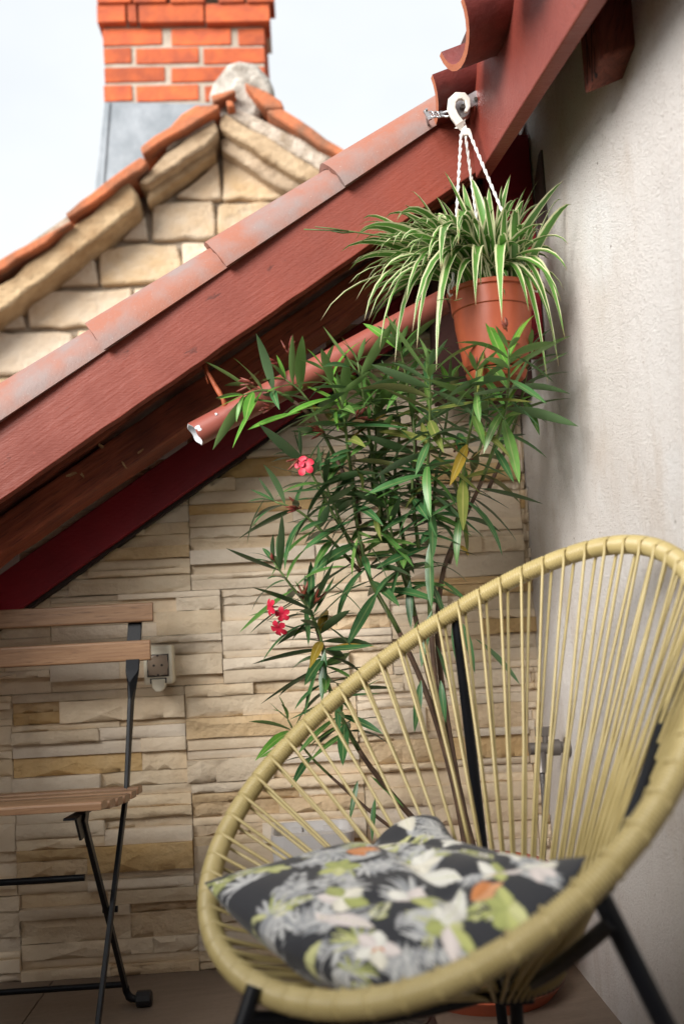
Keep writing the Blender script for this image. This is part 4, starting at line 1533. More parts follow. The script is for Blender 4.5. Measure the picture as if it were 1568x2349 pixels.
# large single leaves placed as seen: base, tip (u,v,depth)
BIG = [((760, 1240, 2.0), (700, 1330, 1.97), 'leaf_dark', 1.0), ((740, 1430, 1.97), (820, 1480, 1.95), 'leaf_dark', 0.9), ((735, 1400, 1.97), (660, 1460, 1.95), 'leaf_mid', 0.9), ((700, 1390, 1.97), (710, 1480, 1.94), 'leaf_dark', 1.0),
       ((745, 1470, 1.97), (700, 1560, 1.95), 'leaf_dark', 1.0), ((790, 1660, 2.0), (700, 1700, 1.97), 'leaf_mid', 0.8), ((760, 1590, 1.98), (830, 1640, 1.96), 'leaf_dark', 0.9), ((740, 1330, 1.98), (760, 1250, 1.97), 'leaf_mid', 1.0),
       ((930, 1270, 2.02), (880, 1380, 1.98), 'leaf_dark', 0.9), ((940, 1330, 2.03), (935, 1440, 2.0), 'leaf_dark', 1.0), ((985, 1330, 2.0), (1035, 1440, 1.98), 'leaf_dark', 1.0), ((960, 1420, 2.04), (925, 1500, 2.0), 'leaf_mid', 0.9),
       ((1050, 1250, 2.04), (1075, 1260, 1.97), 'leaf_yellow', 0.8), ((1060, 1180, 2.02), (1078, 1275, 1.99), 'leaf_olive', 1.0), ((870, 1220, 1.99), (960, 1290, 1.96), 'leaf_mid', 0.9), ((800, 1210, 1.98), (735, 1290, 1.96), 'leaf_mid', 0.9),
       ((860, 1350, 2.03), (905, 1430, 2.0), 'leaf_dark', 0.9), ((1000, 1480, 2.04), (1040, 1590, 2.0), 'leaf_dark', 0.9), ((820, 1790, 2.05), (800, 1880, 2.02), 'leaf_dark', 0.9), ((850, 1780, 2.05), (930, 1850, 2.03), 'leaf_mid', 0.9), ((860, 1830, 2.06), (850, 1930, 2.03), 'leaf_dark', 1.0),
       ((1165, 850, 1.72), (1095, 828, 1.68), 'leaf_mid', 1.0), ((1165, 905, 1.75), (1080, 905, 1.70), 'leaf_mid', 1.0),
       ((1092, 900, 1.74), (1094, 965, 1.70), 'leaf_mid', 1.3), ((1092, 880, 1.73), (1030, 925, 1.70), 'leaf_light', 1.0), ((1092, 880, 1.73), (1135, 850, 1.71), 'leaf_mid', 1.0),
       ((985, 1245, 2.0), (985, 1400, 1.98), 'leaf_dark', 1.0), ((1010, 1160, 2.0), (1120, 1225, 1.96), 'leaf_dark', 1.0), ((1080, 1140, 2.02), (1205, 1225, 2.0), 'leaf_dark', 1.0),
       ((1075, 1135, 2.02), (1142, 1228, 1.99), 'leaf_dark', 1.1), ((1100, 1120, 2.03), (1248, 1150, 2.0), 'leaf_dark', 0.8), ((1092, 890, 1.74), (1185, 978, 1.70), 'leaf_mid', 1.2),
       ((1165, 810, 1.71), (1280, 865, 1.70), 'leaf_mid', 1.2), ((1175, 940, 2.0), (1282, 948, 1.98), 'leaf_dark', 0.8), ((990, 1400, 2.0), (955, 1530, 1.98), 'leaf_dark', 1.0),
       ((1040, 1420, 2.03), (1062, 1560, 2.0), 'leaf_dark', 1.2), ((1060, 1430, 2.02), (1095, 1545, 2.0), 'leaf_dark', 1.1), ((1090, 1465, 2.03), (1205, 1560, 2.02), 'leaf_dark', 0.8),
       ((965, 1560, 2.03), (948, 1680, 2.0), 'leaf_dark', 1.0), ((1010, 1330, 2.04), (1090, 1385, 2.0), 'leaf_dark', 0.9), ((820, 1235, 1.98), (795, 1320, 1.96), 'leaf_mid', 1.0),
       ((840, 1240, 1.99), (905, 1335, 1.96), 'leaf_mid', 1.0), ((745, 1490, 1.96), (735, 1610, 1.93), 'leaf_dark', 1.1), ((745, 1500, 1.96), (680, 1640, 1.94), 'leaf_dark', 1.0),
       ((770, 1480, 1.97), (870, 1475, 1.94), 'leaf_yellow', 0.9), ((770, 1600, 1.97), (782, 1690, 1.94), 'leaf_dark', 1.0), ((640, 1290, 1.97), (632, 1225, 1.97), 'leaf_mid', 1.0),
       ((690, 1370, 1.96), (560, 1440, 1.94), 'leaf_dark', 0.8), ((760, 1340, 1.98), (848, 1395, 1.96), 'leaf_mid', 0.9), ((610, 1140, 1.97), (545, 1240, 1.95), 'leaf_mid', 0.6),
       ((1160, 1330, 2.1), (1080, 1340, 2.05), 'leaf_dark', 0.8), ((1010, 1560, 2.04), (1020, 1660, 2.02), 'leaf_dark', 1.0), ((780, 920, 1.94), (668, 970, 1.92), 'leaf_light', 1.1),
       ((800, 910, 1.94), (880, 925, 1.90), 'leaf_light', 1.1), ((770, 935, 1.94), (768, 985, 1.91), 'leaf_light', 1.1), ((690, 945, 1.96), (560, 972, 1.94), 'leaf_light', 0.9),
       ((640, 925, 1.96), (545, 910, 1.95), 'leaf_mid', 0.9), ((985, 870, 1.79), (978, 800, 1.77), 'leaf_light', 1.3), ((985, 880, 1.79), (905, 815, 1.80), 'leaf_mid', 1.1)]
n_whorl = n_leaf
print('whorl leaves', n_whorl)
NLEAF = 299
for a, b, key, wd in BIG:
    A_, B_ = at(*a), at(*b)
    leaf(A_, B_ - A_, (B_ - A_).length, key, rl.choice([0, 1, 4]), wd)
print('leaves', n_leaf, len(XF) // 14)
me = bpy.data.meshes.new('foliage')
me.from_pydata(XV, [], XF)
for key in LKEYS:
    me.materials.append(M[key])
me.polygons.foreach_set('material_index', XM)
me.polygons.foreach_set('use_smooth', [True] * len(XF))
ul = me.uv_layers.new(name='UVMap')
for lp in me.loops:
    ul.data[lp.index].uv = XU[lp.vertex_index]
o = bpy.data.objects.new('foliage', me)
COL.objects.link(o)
o.parent = ole
o['kind'] = 'stuff'


def flower(c, nrm, size, seed):
    r_ = random.Random(seed)
    mb = MB()
    nrm = Vector(nrm).normalized()
    e1 = nrm.cross(Vector((0.2, 0.1, 1))).normalized()
    e2 = nrm.cross(e1)
    for i in range(5):
        a = i * 2 * math.pi / 5 + r_.uniform(-0.1, 0.1)
        d = e1 * math.cos(a) + e2 * math.sin(a)
        s_ = nrm.cross(d)
        base = len(mb.v)
        rows = [(0.0, 0.08, 0.0), (0.35, 0.26, 0.10), (0.7, 0.40, 0.12), (0.95, 0.30, 0.02), (1.05, 0.10, -0.06)]
        for (t, wv, h) in rows:
            for sg in (-1, 0, 1):
                mb.v.append(tuple(c + d * t * size + s_ * sg * wv * size * (1 + 0.1 * sg) + nrm * (h + 0.06 * abs(sg)) * size))
        for j in range(4):
            for k_ in range(2):
                q = base + j * 3 + k_
                mb.f.append((q, q + 1, q + 4, q + 3))
    mb.tube([c - nrm * size * 0.9, c - nrm * size * 0.3, c], [size * 0.07, size * 0.12, size * 0.2], 6)
    return obj('flower', mb, M['petal'], ole, smooth=True)


flower(at(698, 1068, 1.93), (-0.2, -1, 0.1), 0.0195, 1)
flower(at(690, 1060, 1.935), (-0.6, -0.6, 0.5), 0.015, 2)
flower(at(622, 1392, 1.93), (-0.9, -0.5, 0.0), 0.017, 3)
flower(at(648, 1408, 1.93), (-0.3, -0.9, -0.3), 0.015, 4)
flower(at(640, 1440, 1.93), (-0.4, -0.7, -0.5), 0.017, 5)


def buds(c, d, n, size):
    mb = MB()
    for i in range(n):
        dd = (Vector(d).normalized() + Vector((rl.uniform(-.6, .6), rl.uniform(-.6, .6), rl.uniform(-.6, .6)))).normalized()
        b = c + dd * size * rl.uniform(0.4, 0.9)
        mb.tube([c, c.lerp(b, 0.6)], 0.0008, 5)
        mb.tube([c.lerp(b, 0.55), c.lerp(b, 0.8), b, b + dd * size * 0.45, b + dd * size * 0.6], [0.0008, 0.0024, 0.0028, 0.0016, 0.0003], 6)
    return obj('bud_cluster', mb, M['bud'], ole, smooth=True)


for c, d, n, s_ in (((585, 880, 1.95), (-1, 0, 0.1), 6, 0.03), ((660, 810, 2.0), (0, 0, 1), 4, 0.03), ((640, 835, 1.99), (-1, 0, 0.2), 4, 0.022), ((625, 935, 1.95), (-1, 0, 0), 6, 0.02), ((815, 960, 1.94), (0.8, -0.3, 0.4), 6, 0.026), ((745, 990, 1.95), (-0.6, -0.5, 0.2), 7, 0.028),
                    ((690, 1050, 1.94), (-1, -0.2, 0.0), 3, 0.025), ((1040, 1035, 1.97), (0.3, -0.6, 0.3), 7, 0.026), ((1060, 1060, 1.98), (0.6, -0.5, 0.5), 5, 0.026), ((690, 1165, 1.96), (-0.5, -0.6, 0.1), 6, 0.024),
                    ((630, 1288, 1.98), (-0.6, 0, 0.8), 3, 0.014), ((695, 1375, 1.95), (0.1, -0.4, 0.8), 6, 0.03), ((720, 1385, 1.95), (0.4, -0.5, 0.2), 4, 0.03), ((1090, 850, 1.72), (0, -0.2, 1), 5, 0.02), ((1162, 760, 1.70), (0, 0, 1), 4, 0.018), ((1215, 780, 2.03), (0.5, 0, 0.8), 4, 0.02), ((900, 880, 1.95), (0, -0.3, 1), 3, 0.016)):
    buds(at(*c), d, n, s_)

# oleander pot on the floor
op = thing('oleander_pot', 'large terracotta pot holding the oleander, on the floor behind the woven chair', 'plant pot', (OB.x, OB.y, 0))
mb = MB()
mb.lathe([(0, 0.022), (0.105, 0.022), (0.112, 0.03), (0.132, 0.20), (0.144, 0.202), (0.146, 0.245), (0.135, 0.247), (0.130, 0.21), (0.128, 0.20)], (OB.x, OB.y, 0), 44)
obj('pot_body', mb, M['terracotta'], op, smooth=35)
mb = MB()
mb.lathe([(0, 0.0), (0.13, 0.0), (0.155, 0.030), (0.150, 0.032), (0.128, 0.010), (0, 0.010)], (OB.x, OB.y, 0), 44)
obj('saucer', mb, M['terracotta'], op, smooth=35)
mb = MB()
mb.lathe([(0.129, 0.218), (0, 0.226)], (OB.x, OB.y, 0), 30)
obj('soil', mb, M['soil'], op)

# pale planter on the wall behind the woven chair
q0, q1 = at(621, 1912, 2.20), at(806, 1994, 2.20)
pn = thing('wall_planter', 'pale grey oblong planter fixed to the stone wall behind the woven chair', 'planter', ((q0.x + q1.x) / 2, 2.25, q1.z))
mb = MB()
n = 24


def rr_loop(x0, x1, y0, y1, r, z):
    out = []
    for cx, cy, a0 in ((x1 - r, y1 - r, 0), (x0 + r, y1 - r, 90), (x0 + r, y0 + r, 180), (x1 - r, y0 + r, 270)):
        for i in range(6):
            t = rad(a0 + 90 * i / 5)
            out.append((cx + r * math.cos(t), cy + r * math.sin(t), z))
    return out


x0, x1 = q0.x, q1.x + 0.01
H_ = q0.z - q1.z
loops = [rr_loop(x0 + 0.006, x1 - 0.006, 2.166, 2.312, 0.03, q1.z), rr_loop(x0, x1, 2.16, 2.316, 0.03, q0.z), rr_loop(x0 + 0.006, x1 - 0.006, 2.166, 2.31, 0.026, q0.z), rr_loop(x0 + 0.01, x1 - 0.01, 2.17, 2.306, 0.026, q0.z - 0.02)]
for lp in loops:
    mb.v += lp
n = 24
mb.f.append(tuple(range(n))[::-1])
for k in range(3):
    for i in range(n):
        mb.f.append((k * n + i, k * n + (i + 1) % n, (k + 1) * n + (i + 1) % n, (k + 1) * n + i))
mb.f.append(tuple(range(3 * n, 4 * n)))
obj('trough', mb, M['planter_grey'], pn, smooth=40)
for sx in (0.3, 0.7):
    mb = MB()
    bx_ = x0 + (x1 - x0) * sx
    mb.box((bx_ - 0.012, 2.30, q1.z - 0.03), (bx_ + 0.012, 2.345, q0.z - 0.01))
    obj('bracket', mb, M['planter_grey'], pn)

# ------------------------------------------------------------------ power socket
c0, c1 = at(331, 1481, 2.325), at(402, 1566, 2.325)
so = thing('power_socket', 'ivory outdoor power socket with hinged cover on the stone wall', 'socket', ((c0.x + c1.x) / 2, 2.33, c1.z))
xa, xb, za, zb = c0.x + 0.002, c1.x, c1.z, c0.z
mb = MB()
mb.box((xa, 2.292, za), (xb, 2.346, zb))
obj('housing', mb, M['socket'], so, bevel=0.006)
wx, wz = xb - xa, zb - za
mb = MB()
mb.box((xa + wx * 0.13, 2.2905, za + wz * 0.20), (xb - wx * 0.13, 2.297, za + wz * 0.77))
obj('gasket', mb, M['socket_dark'], so)
mb = MB()
mb.box((xa + wx * 0.17, 2.289, za + wz * 0.235), (xb - wx * 0.17, 2.296, za + wz * 0.745))
wd_ = obj('window', mb, M['socket_inner'], so, bevel=0.002)
mb = MB()
cxs, czs = (xa + xb) / 2, za + wz * 0.49
n = 28
for r, y in ((0.024, 2.2885), (0.0225, 2.288), (0.021, 2.2885)):
    for j in range(n):
        t = 2 * math.pi * j / n
        mb.v.append((cxs + r * math.cos(t), y, czs + r * math.sin(t)))
for i in range(2):
    for j in range(n):
        j2 = (j + 1) % n
        mb.f.append((i * n + j, i * n + j2, (i + 1) * n + j2, (i + 1) * n + j))
obj('outlet_ring', mb, M['socket_inner'], wd_)
for dx, dz in ((-0.009, 0), (0.009, 0), (0, 0.022), (0, -0.022)):
    mb = MB()
    mb.tube([(cxs + dx, 2.2878, czs + dz), (cxs + dx, 2.292, czs + dz)], 0.0028, 10)
    obj('contact_hole', mb, M['socket_dark'], wd_)
mb = MB()
mb.prism_y([(cxs - 0.016, za + 0.012), (cxs - 0.014, za - 0.006), (cxs - 0.006, za - 0.016), (cxs + 0.006, za - 0.016), (cxs + 0.014, za - 0.006), (cxs + 0.016, za + 0.012)], 2.289, 2.32)
obj('latch', mb, M['socket'], so, bevel=0.002)
mb = MB()
mb.prism_y([(cxs - 0.0185, za + 0.0145), (cxs - 0.0185, za + 0.003), (cxs + 0.0185, za + 0.003), (cxs + 0.0185, za + 0.0145)], 2.2912, 2.2935)
obj('latch_gap', mb, M['socket_dark'], so)

# ------------------------------------------------------------------ tap and hose on the plaster wall
tp = atx(1304, 1712, SIDE_X)
tap = thing('wall_tap', 'dull grey metal water tap with hose on the plaster wall', 'tap', tp)
mb = MB()
mb.tube([tp + Vector((0.004, 0, 0)), tp + Vector((-0.008, 0, 0))], [0.022, 0.020], 20)
obj('wall_flange', mb, M['tap'], tap, smooth=40)
mb = MB()
mb.tube([tp + Vector((-0.006, 0, 0)), tp + Vector((-0.020, 0, 0)), tp + Vector((-0.021, 0, 0)), tp + Vector((-0.04, 0, 0)), tp + Vector((-0.041, 0, 0)), tp + Vector((-0.085, 0.0, 0))], [0.012, 0.012, 0.017, 0.017, 0.012, 0.013], 14)
mb.tube([tp + Vector((-0.060, 0, 0)), tp + Vector((-0.060, 0, -0.03)), tp + Vector((-0.062, -0.004, -0.05))], [0.011, 0.010, 0.012], 12)
obj('valve_body', mb, M['tap'], tap, smooth=40)
mb = MB()
mb.tube([tp + Vector((-0.050, 0, 0.010)), tp + Vector((-0.050, 0, 0.03))], 0.006, 10)
mb.box(tuple(tp + Vector((-0.070, -0.006, 0.024))), tuple(tp + Vector((-0.030, 0.006, 0.044))))
obj('handle', mb, M['tap'], tap, bevel=0.002)
mb = MB()
hpth = [tp + Vector((-0.062, -0.004, -0.045)), tp + Vector((-0.064, -0.01, -0.12)), tp + Vector((-0.075, -0.02, -0.20)), tp + Vector((-0.09, -0.03, -0.28)), tp + Vector((-0.10, -0.05, -0.38)), tp + Vector((-0.11, -0.08, tp.z * -1 + 0.012))]
mb.tube(smooth_path(hpth, 6), 0.006, 10)
obj('hose', mb, M['hose'], tap, smooth=True)

# ------------------------------------------------------------------ floor drain
dc = Vector((0.137, 1.985, 0))
dn = thing('floor_drain', 'dark round metal floor drain grate beside the saucer', 'drain', dc)
mb = MB()
mb.box((dc.x - 0.075, dc.y - 0.075, -0.004), (dc.x + 0.075, dc.y + 0.075, 0.0035))
obj('frame', mb, M['drain'], dn, bevel=0.001)
for i in range(14):
    a = 2 * math.pi * i / 14
    d = Vector((math.cos(a), math.sin(a), 0))
    sdd = Vector((-d.y, d.x, 0))
    mb = MB()
    c = dc + Vector((0, 0, 0.0042))
    mb.add([c + d * 0.02 - sdd * 0.002, c + d * 0.02 + sdd * 0.002, c + d * 0.058 + sdd * 0.007, c + d * 0.058 - sdd * 0.007], [(0, 3, 2, 1)])
    obj('slot', mb, M['socket_dark'], dn)
mb = MB()
mb.lathe([(0.068, 0.0036), (0.066, 0.0065), (0.062, 0.0065), (0.060, 0.0036)], dc, 36)
obj('ring', mb, M['drain'], dn, smooth=40)

# ------------------------------------------------------------------ folding bistro chair
fc = thing('folding_chair', 'folding bistro chair of acacia slats on black steel frame', 'chair', (-0.54, 2.0, 0))
A_top, A_mid, A_low = at(312, 1405, 2.215), at(291, 1808, 2.09), at(225, 2348, 1.86)
dz = A_low.z / (A_mid.z - A_low.z)
A_bot = A_low + (A_low - A_mid) * dz
B_top, B_x, B_bot = at(203, 1872, 1.80), at(256, 2085, 1.985), at(299, 2262, 2.14)
XM = -0.545 + 0.0


def mir(p):
    return Vector((2 * XM - p.x, p.y, p.z))


for f in (lambda p: p, mir):
    s_ = 1 if f(Vector((0, 0, 0))).x == 0 else -1
    mb = MB()
    tw0, tw1 = at(304, 1540, 2.17), at(301, 1605, 2.155)
    pts = [A_top + (A_top - tw0) * 0.12, A_top, at(306, 1500, 2.19), tw0, A_top.lerp(A_mid, 0.42), tw1, A_mid, A_low, A_bot]
    X, Y = (1, 0, 0), (0.1, 1, 0)
    mb.flat_bar([f(p) for p in pts], [X, X, X, X, (1, 0.8 * s_, 0), (0.3, 1 * s_, 0), (0.05, 1 * s_, 0), (0, 1, 0), (0, 1, 0)] if s_ == 1 else [X, X, X, X, (1, -0.8, 0), (-0.3, 1, 0), (0, 1, 0), (0, 1, 0), (0, 1, 0)],
                [0.030, 0.030, 0.030, 0.028, 0.020, 0.017, 0.017, 0.017, 0.017], 0.0085)
    obj('back_leg', mb, M['black_metal'], fc, bevel=0.0015)
    mb = MB()
    foot = [B_top, B_x, B_bot, B_bot + Vector((0.001, 0.012, -0.022)), B_bot + Vector((0.006, 0.03, -0.034))]
    foot = [p + Vector((-0.0095, 0, 0)) if i < 3 else p + Vector((-0.008, 0, 0)) for i, p in enumerate(foot)]
    mb.flat_bar([f(p) for p in foot], (0, 1, 0.2), 0.016, 0.009)
    e = at(322, 2282, 2.16)
    fz = 0.017
    lowp = [foot[2], Vector((foot[2].x + 0.002, foot[2].y + 0.004, 0.030)), Vector((foot[2].x + 0.012, foot[2].y + 0.006, 0.018)), Vector((foot[2].x + 0.028, foot[2].y + 0.006, 0.016))]
    mb2 = MB()
    mb2.tube([f(p) for p in smooth_path(lowp, 4)], 0.0075, 8)
    obj('front_leg', mb, M['black_metal'], fc, bevel=0.0015)
    ft = obj('foot_bend', mb2, M['black_metal'], fc, smooth=True)
    mb = MB()
    cpt = Vector((foot[2].x + 0.036, foot[2].y + 0.006, 0.016))
    mb.tube([f(cpt + Vector((-0.016, 0, 0))), f(cpt + Vector((-0.014, 0, 0))), f(cpt + Vector((0.013, 0, 0))), f(cpt + Vector((0.016, 0, 0)))], [0.012, 0.016, 0.016, 0.012], 10)
    obj('foot_cap', mb, M['black_rubber'], fc, smooth=30)
    mb = MB()
    mb.tube([f(B_x + Vector((-0.016, 0, 0))), f(B_x + Vector((0.012, 0, 0)))], 0.006, 10)
    obj('pivot', mb, M['black_metal'], fc, smooth=40)
    mb = MB()
    pz = B_top
    x_ = pz.x - 0.012
    mb.add([f(Vector((x_ + dx, yy, zz_))) for dx in (-0.002, 0.002) for (yy, zz_) in ((1.755, 0.447), (1.86, 0.445), (1.83, 0.405), (1.79, 0.405))],
           [(0, 1, 2, 3), (7, 6, 5, 4), (0, 4, 5, 1), (1, 5, 6, 2), (2, 6, 7, 3), (3, 7, 4, 0)])
    mb.flat_bar([f(Vector((x_ - 0.012, 1.765, 0.4455))), f(Vector((x_ - 0.012, 2.09, 0.427)))], (1, 0, 0), 0.022, 0.004)
    obj('seat_bracket', mb, M['black_metal'], fc)
for (u, v, y) in ((210, 2011, 1.925), (296, 2256, 2.137)):
    p = at(u, v, y)
    p.x -= 0.012
    mb = MB()
    mb.tube([p, mir(p)], 0.0062, 10)
    obj('cross_bar', mb, M['black_metal'], fc, smooth=40)


def slat(x0, x1, c, yaxis, zaxis, wid, th, name='slat'):
    """rounded-edge slat running along x, width along yaxis"""
    mb = MB()
    prof = []
    for (a, b) in ((-.5, -.5), (.5, -.5), (.5, .2), (.46, .46), (.38, .5), (-.38, .5), (-.46, .46), (-.5, .2)):
        prof.append(yaxis * a * wid + zaxis * b * th)
    n = len(prof)
    for xx in (x0, x1):
        for p in prof:
            mb.v.append((xx, c.y + p.y, c.z + p.z))
    mb.f = [tuple(range(n)), tuple(range(2 * n - 1, n - 1, -1))] + [((i + 1) % n, i, n + i, n + (i + 1) % n) for i in range(n)]
    o = obj(name, mb, M['acacia'], fc, bevel=0.0012)
    return o


xr1 = at(351, 1400, 2.195).x
for v0, v1, y, u in ((1381, 1425, 2.197, 351), (1467, 1514, 2.187, 345)):
    a, b = at(u, v0, y), at(u, v1, y)
    c = (a + b) / 2
    slat(2 * XM - a.x - 0.0, a.x, Vector((0, y, c.z)), Vector((0, 0.05, 1)).normalized(), Vector((0, -1, 0.05)), abs(a.z - b.z), 0.014, 'back_slat')
for i in range(6):
    t = i / 5
    y = 2.105 - t * 0.325
    z = 0.438 + t * 0.027 - (0.006 * math.sin(math.pi * t))
    xr_ = at(316 - 76 * t, 1808 + 52 * t, y).x
    xr_ = -0.350 - 0.008 * t
    slat(2 * XM - xr_, xr_, Vector((0, y, z)), Vector((0, 1, -0.08)), Vector((0, 0.08, 1)), 0.052, 0.015, 'seat_slat')

# ------------------------------------------------------------------ woven string chair
CC = Vector((0.195, 1.316))
AZ = rad(60.2)
AX, LT = Vector((math.sin(AZ), math.cos(AZ))), Vector((math.cos(AZ), -math.sin(AZ)))
ZF, ZB, LEN, WID, SK, BEND = 0.358, 0.848, 0.618, 0.724, -0.201, -0.006


def rim(t):
    s_, w_ = math.cos(t), math.sin(t)
    a, l = LEN / 2 * s_, WID / 2 * w_ * (1 + SK * s_)
    p = CC + AX * a + LT * l
    return Vector((p.x, p.y, ZF + (ZB - ZF) * (s_ + 1) / 2 - BEND * (1 - s_ * s_)))


ac = thing('string_chair', 'olive beige woven cord lounge chair with egg-shaped rim', 'chair', (CC.x, CC.y, 0))
# arc-length table
NT = 2000
tab = [0.0]
pp = rim(0)
for i in range(1, NT + 1):
    q = rim(2 * math.pi * i / NT)
    tab.append(tab[-1] + (q - pp).length)
    pp = q
TOT = tab[-1]


def rim_s(s_):
    s_ %= TOT
    i = int(np.searchsorted(tab, s_)) - 1
    i = max(0, min(i, NT - 1))
    f = (s_ - tab[i]) / (tab[i + 1] - tab[i])
    return 2 * math.pi * (i + f) / NT


NSTR = 60
WR = 9
pitch_ = TOT / (NSTR * WR)
mb = MB()
pts, rads = [], []
NR = NSTR * WR
for i in range(NR):
    w_in = i % WR
    for (o_, r_) in ((0.0, 0.0116), (0.25, 0.0140), (0.5, 0.0147), (0.75, 0.0140)):
        pts.append(rim(rim_s((i + o_) * pitch_)))
        rads.append(r_ if w_in else 0.0112)
mb.tube(pts, rads, 14, closed=True)
obj('wrapped_rim', mb, M['cord'], ac, smooth=True)
RC, RRAD = Vector((0.232, 1.338, 0.292)), 0.075


def ringp(t, dz=0):
    p = Vector((RC.x, RC.y)) + AX * math.cos(t) * RRAD + LT * math.sin(t) * RRAD
    return Vector((p.x, p.y, RC.z + dz))


mb = MB()
mb.tube([ringp(2 * math.pi * i / 48) for i in range(48)], 0.007, 10, closed=True)
obj('seat_ring', mb, M['black_metal'], ac, smooth=True)
for i in range(NSTR):
    t = rim_s(i * WR * pitch_)
    p = rim(t)
    tr = 2 * math.pi * i / NSTR
    tr = 0.5 * tr + 0.5 * t if abs(tr - t) < 3 else t
    inn = (RC - p).normalized()
    tang = (rim(t + 0.01) - rim(t - 0.01)).normalized()
    nrm = tang.cross(inn).normalized()
    if nrm.z < 0:
        nrm = -nrm
    mb = MB()
    e = ringp(tr, 0.006)
    e2 = ringp(tr + 0.05, -0.006)
    j = rnd.uniform(-0.003, 0.003)
    mb.tube([p - inn * 0.010 + nrm * 0.006, p + nrm * 0.0145 - inn * 0.002, p + inn * 0.016 + nrm * 0.010 + tang * 0.001, p.lerp(e, 0.5) + nrm * 0.001 + tang * j, e], 0.0025, 6)
    mb.tube([p - inn * 0.010 - nrm * 0.006 + tang * 0.003, p - nrm * 0.0135 + tang * 0.004, p + inn * 0.014 - nrm * 0.011 + tang * 0.004, p.lerp(e2, 0.5) + tang * j, e2], 0.0025, 6)
    obj('cord', mb, M['cord'], ac, smooth=True)
# frame: two struts behind, legs
R1 = rim(rad(311)) + Vector((-0.004, 0.012, -0.012))
under = RC + Vector((0.02, 0.06, -0.05))
st_end = Vector((0.30, 1.72, 0.0))
L1 = R1.lerp(st_end, 1.0)
mb = MB()
mb.tube([R1, R1.lerp(st_end, 0.5), st_end], 0.0088, 12)
obj('rear_leg', mb, M['black_metal'], ac, smooth=40)
R2 = rim(rad(58)) + Vector((0.010, 0.0, -0.012))
knee = at(1180, 2235, 1.34)
J2 = at(1388, 2035, 1.06)
mb = MB()
mb.tube(smooth_path([R2, at(1530, 1640, 1.20), at(1480, 1790, 1.13), J2], 4), 0.0088, 12)
obj('side_strut', mb, M['black_metal'], ac, smooth=40)
mb = MB()
mb.tube([knee + Vector((-0.004, 0, 0.06)), knee, Vector((knee.x - 0.004, knee.y + 0.02, 0.0))], 0.0088, 12)
obj('rear_leg', mb, M['black_metal'], ac, smooth=40)
R3 = at(1372, 2040, 1.0)
f3 = atx(1530, 2365, 0.42)
d3 = at(1523, 2348, 0.98) - R3
f3 = R3 + d3 * (R3.z / -d3.z)
f3.x = min(f3.x, 0.53)
mb = MB()
mb.tube([R3 + Vector((0, 0.01, 0.0)), R3 + (f3 - R3) * 0.28, R3 + (f3 - R3) * 0.285, f3], [0.0105, 0.0105, 0.0088, 0.0088], 12)
obj('front_leg', mb, M['black_metal'], ac, smooth=40)
R4 = at(584, 2262, 1.13)
d4 = at(556, 2348, 1.12) - R4
f4 = R4 + d4 * (R4.z / -d4.z)
mb = MB()
mb.tube([R4, f4], 0.0092, 12)
obj('front_leg', mb, M['black_metal'], ac, smooth=40)
# cross frame under the ring
mb = MB()
hub = RC + Vector((0, 0, -0.02))
mb.tube(smooth_path([R4 + (f4 - R4) * 0.08, R4.lerp(hub, 0.5) + Vector((0, 0, -0.03)), hub, R3.lerp(hub, 0.5) + Vector((0, 0, -0.03)), R3 + (f3 - R3) * 0.06], 6), 0.0085, 10)
mb.tube([hub + Vector((-0.07, 0.0, 0.015)), hub + Vector((0.07, 0.0, 0.015))], 0.0085, 10)
mb.tube([hub + Vector((0, -0.07, 0.015)), hub + Vector((0, 0.07, 0.015))], 0.0085, 10)
obj('under_frame', mb, M['black_metal'], ac, smooth=40)
mb = MB()
mb.box((knee.x - 0.022, knee.y - 0.012, knee.z - 0.035), (knee.x + 0.022, knee.y + 0.012, knee.z + 0.012))
obj('leg_bracket', mb, M['black_metal'], ac, bevel=0.004)

# ------------------------------------------------------------------ cushion with printed tropical pattern
CTL = [[at(468, 2024, 1.345), at(600, 2140, 1.18), at(815, 2262, 1.055)],
       [at(715, 1985, 1.43), at(900, 2070, 1.24), at(1130, 2195, 0.985)],
       [at(1002, 1900, 1.46), at(1120, 1985, 1.30), at(1345, 1962, 1.03)]]


def qb(t):
    return (2 * (t - 0.5) * (t - 1), 4 * t * (1 - t), 2 * t * (t - 0.5))


cu = None
G = 180
RES = 640
img = np.zeros((RES, RES, 3))
img[:] = (0.020, 0.021, 0.026)
yy_, xx_ = np.mgrid[0:RES, 0:RES] / RES
rq = random.Random(12)


def leaf_paint(cx, cy, ang, ln, wd, col, alpha=1.0, curve=0.0, rib=None):
    ca, sa = math.cos(ang), math.sin(ang)
    dx, dy = xx_ - cx, yy_ - cy
    u = (dx * ca + dy * sa) / ln
    v = (-dx * sa + dy * ca) / ln
    v = v - curve * u * u
    half = (wd / ln) * np.clip(np.sin(np.pi * np.clip(u, 0, 1)), 0, None) ** 0.8
    m_ = (u > 0) & (u < 1) & (np.abs(v) < half)
    shade = 1.0 - 0.25 * (np.abs(v) / np.maximum(half, 1e-6))
    for c in range(3):
        ch_ = img[..., c]
        ch_[m_] = ch_[m_] * (1 - alpha) + (col[c] * shade)[m_] * alpha
    if rib:
        m2 = (u > 0.05) & (u < 0.95) & (np.abs(v) < 0.006)
        for c in range(3):
            img[..., c][m2] = rib[c]


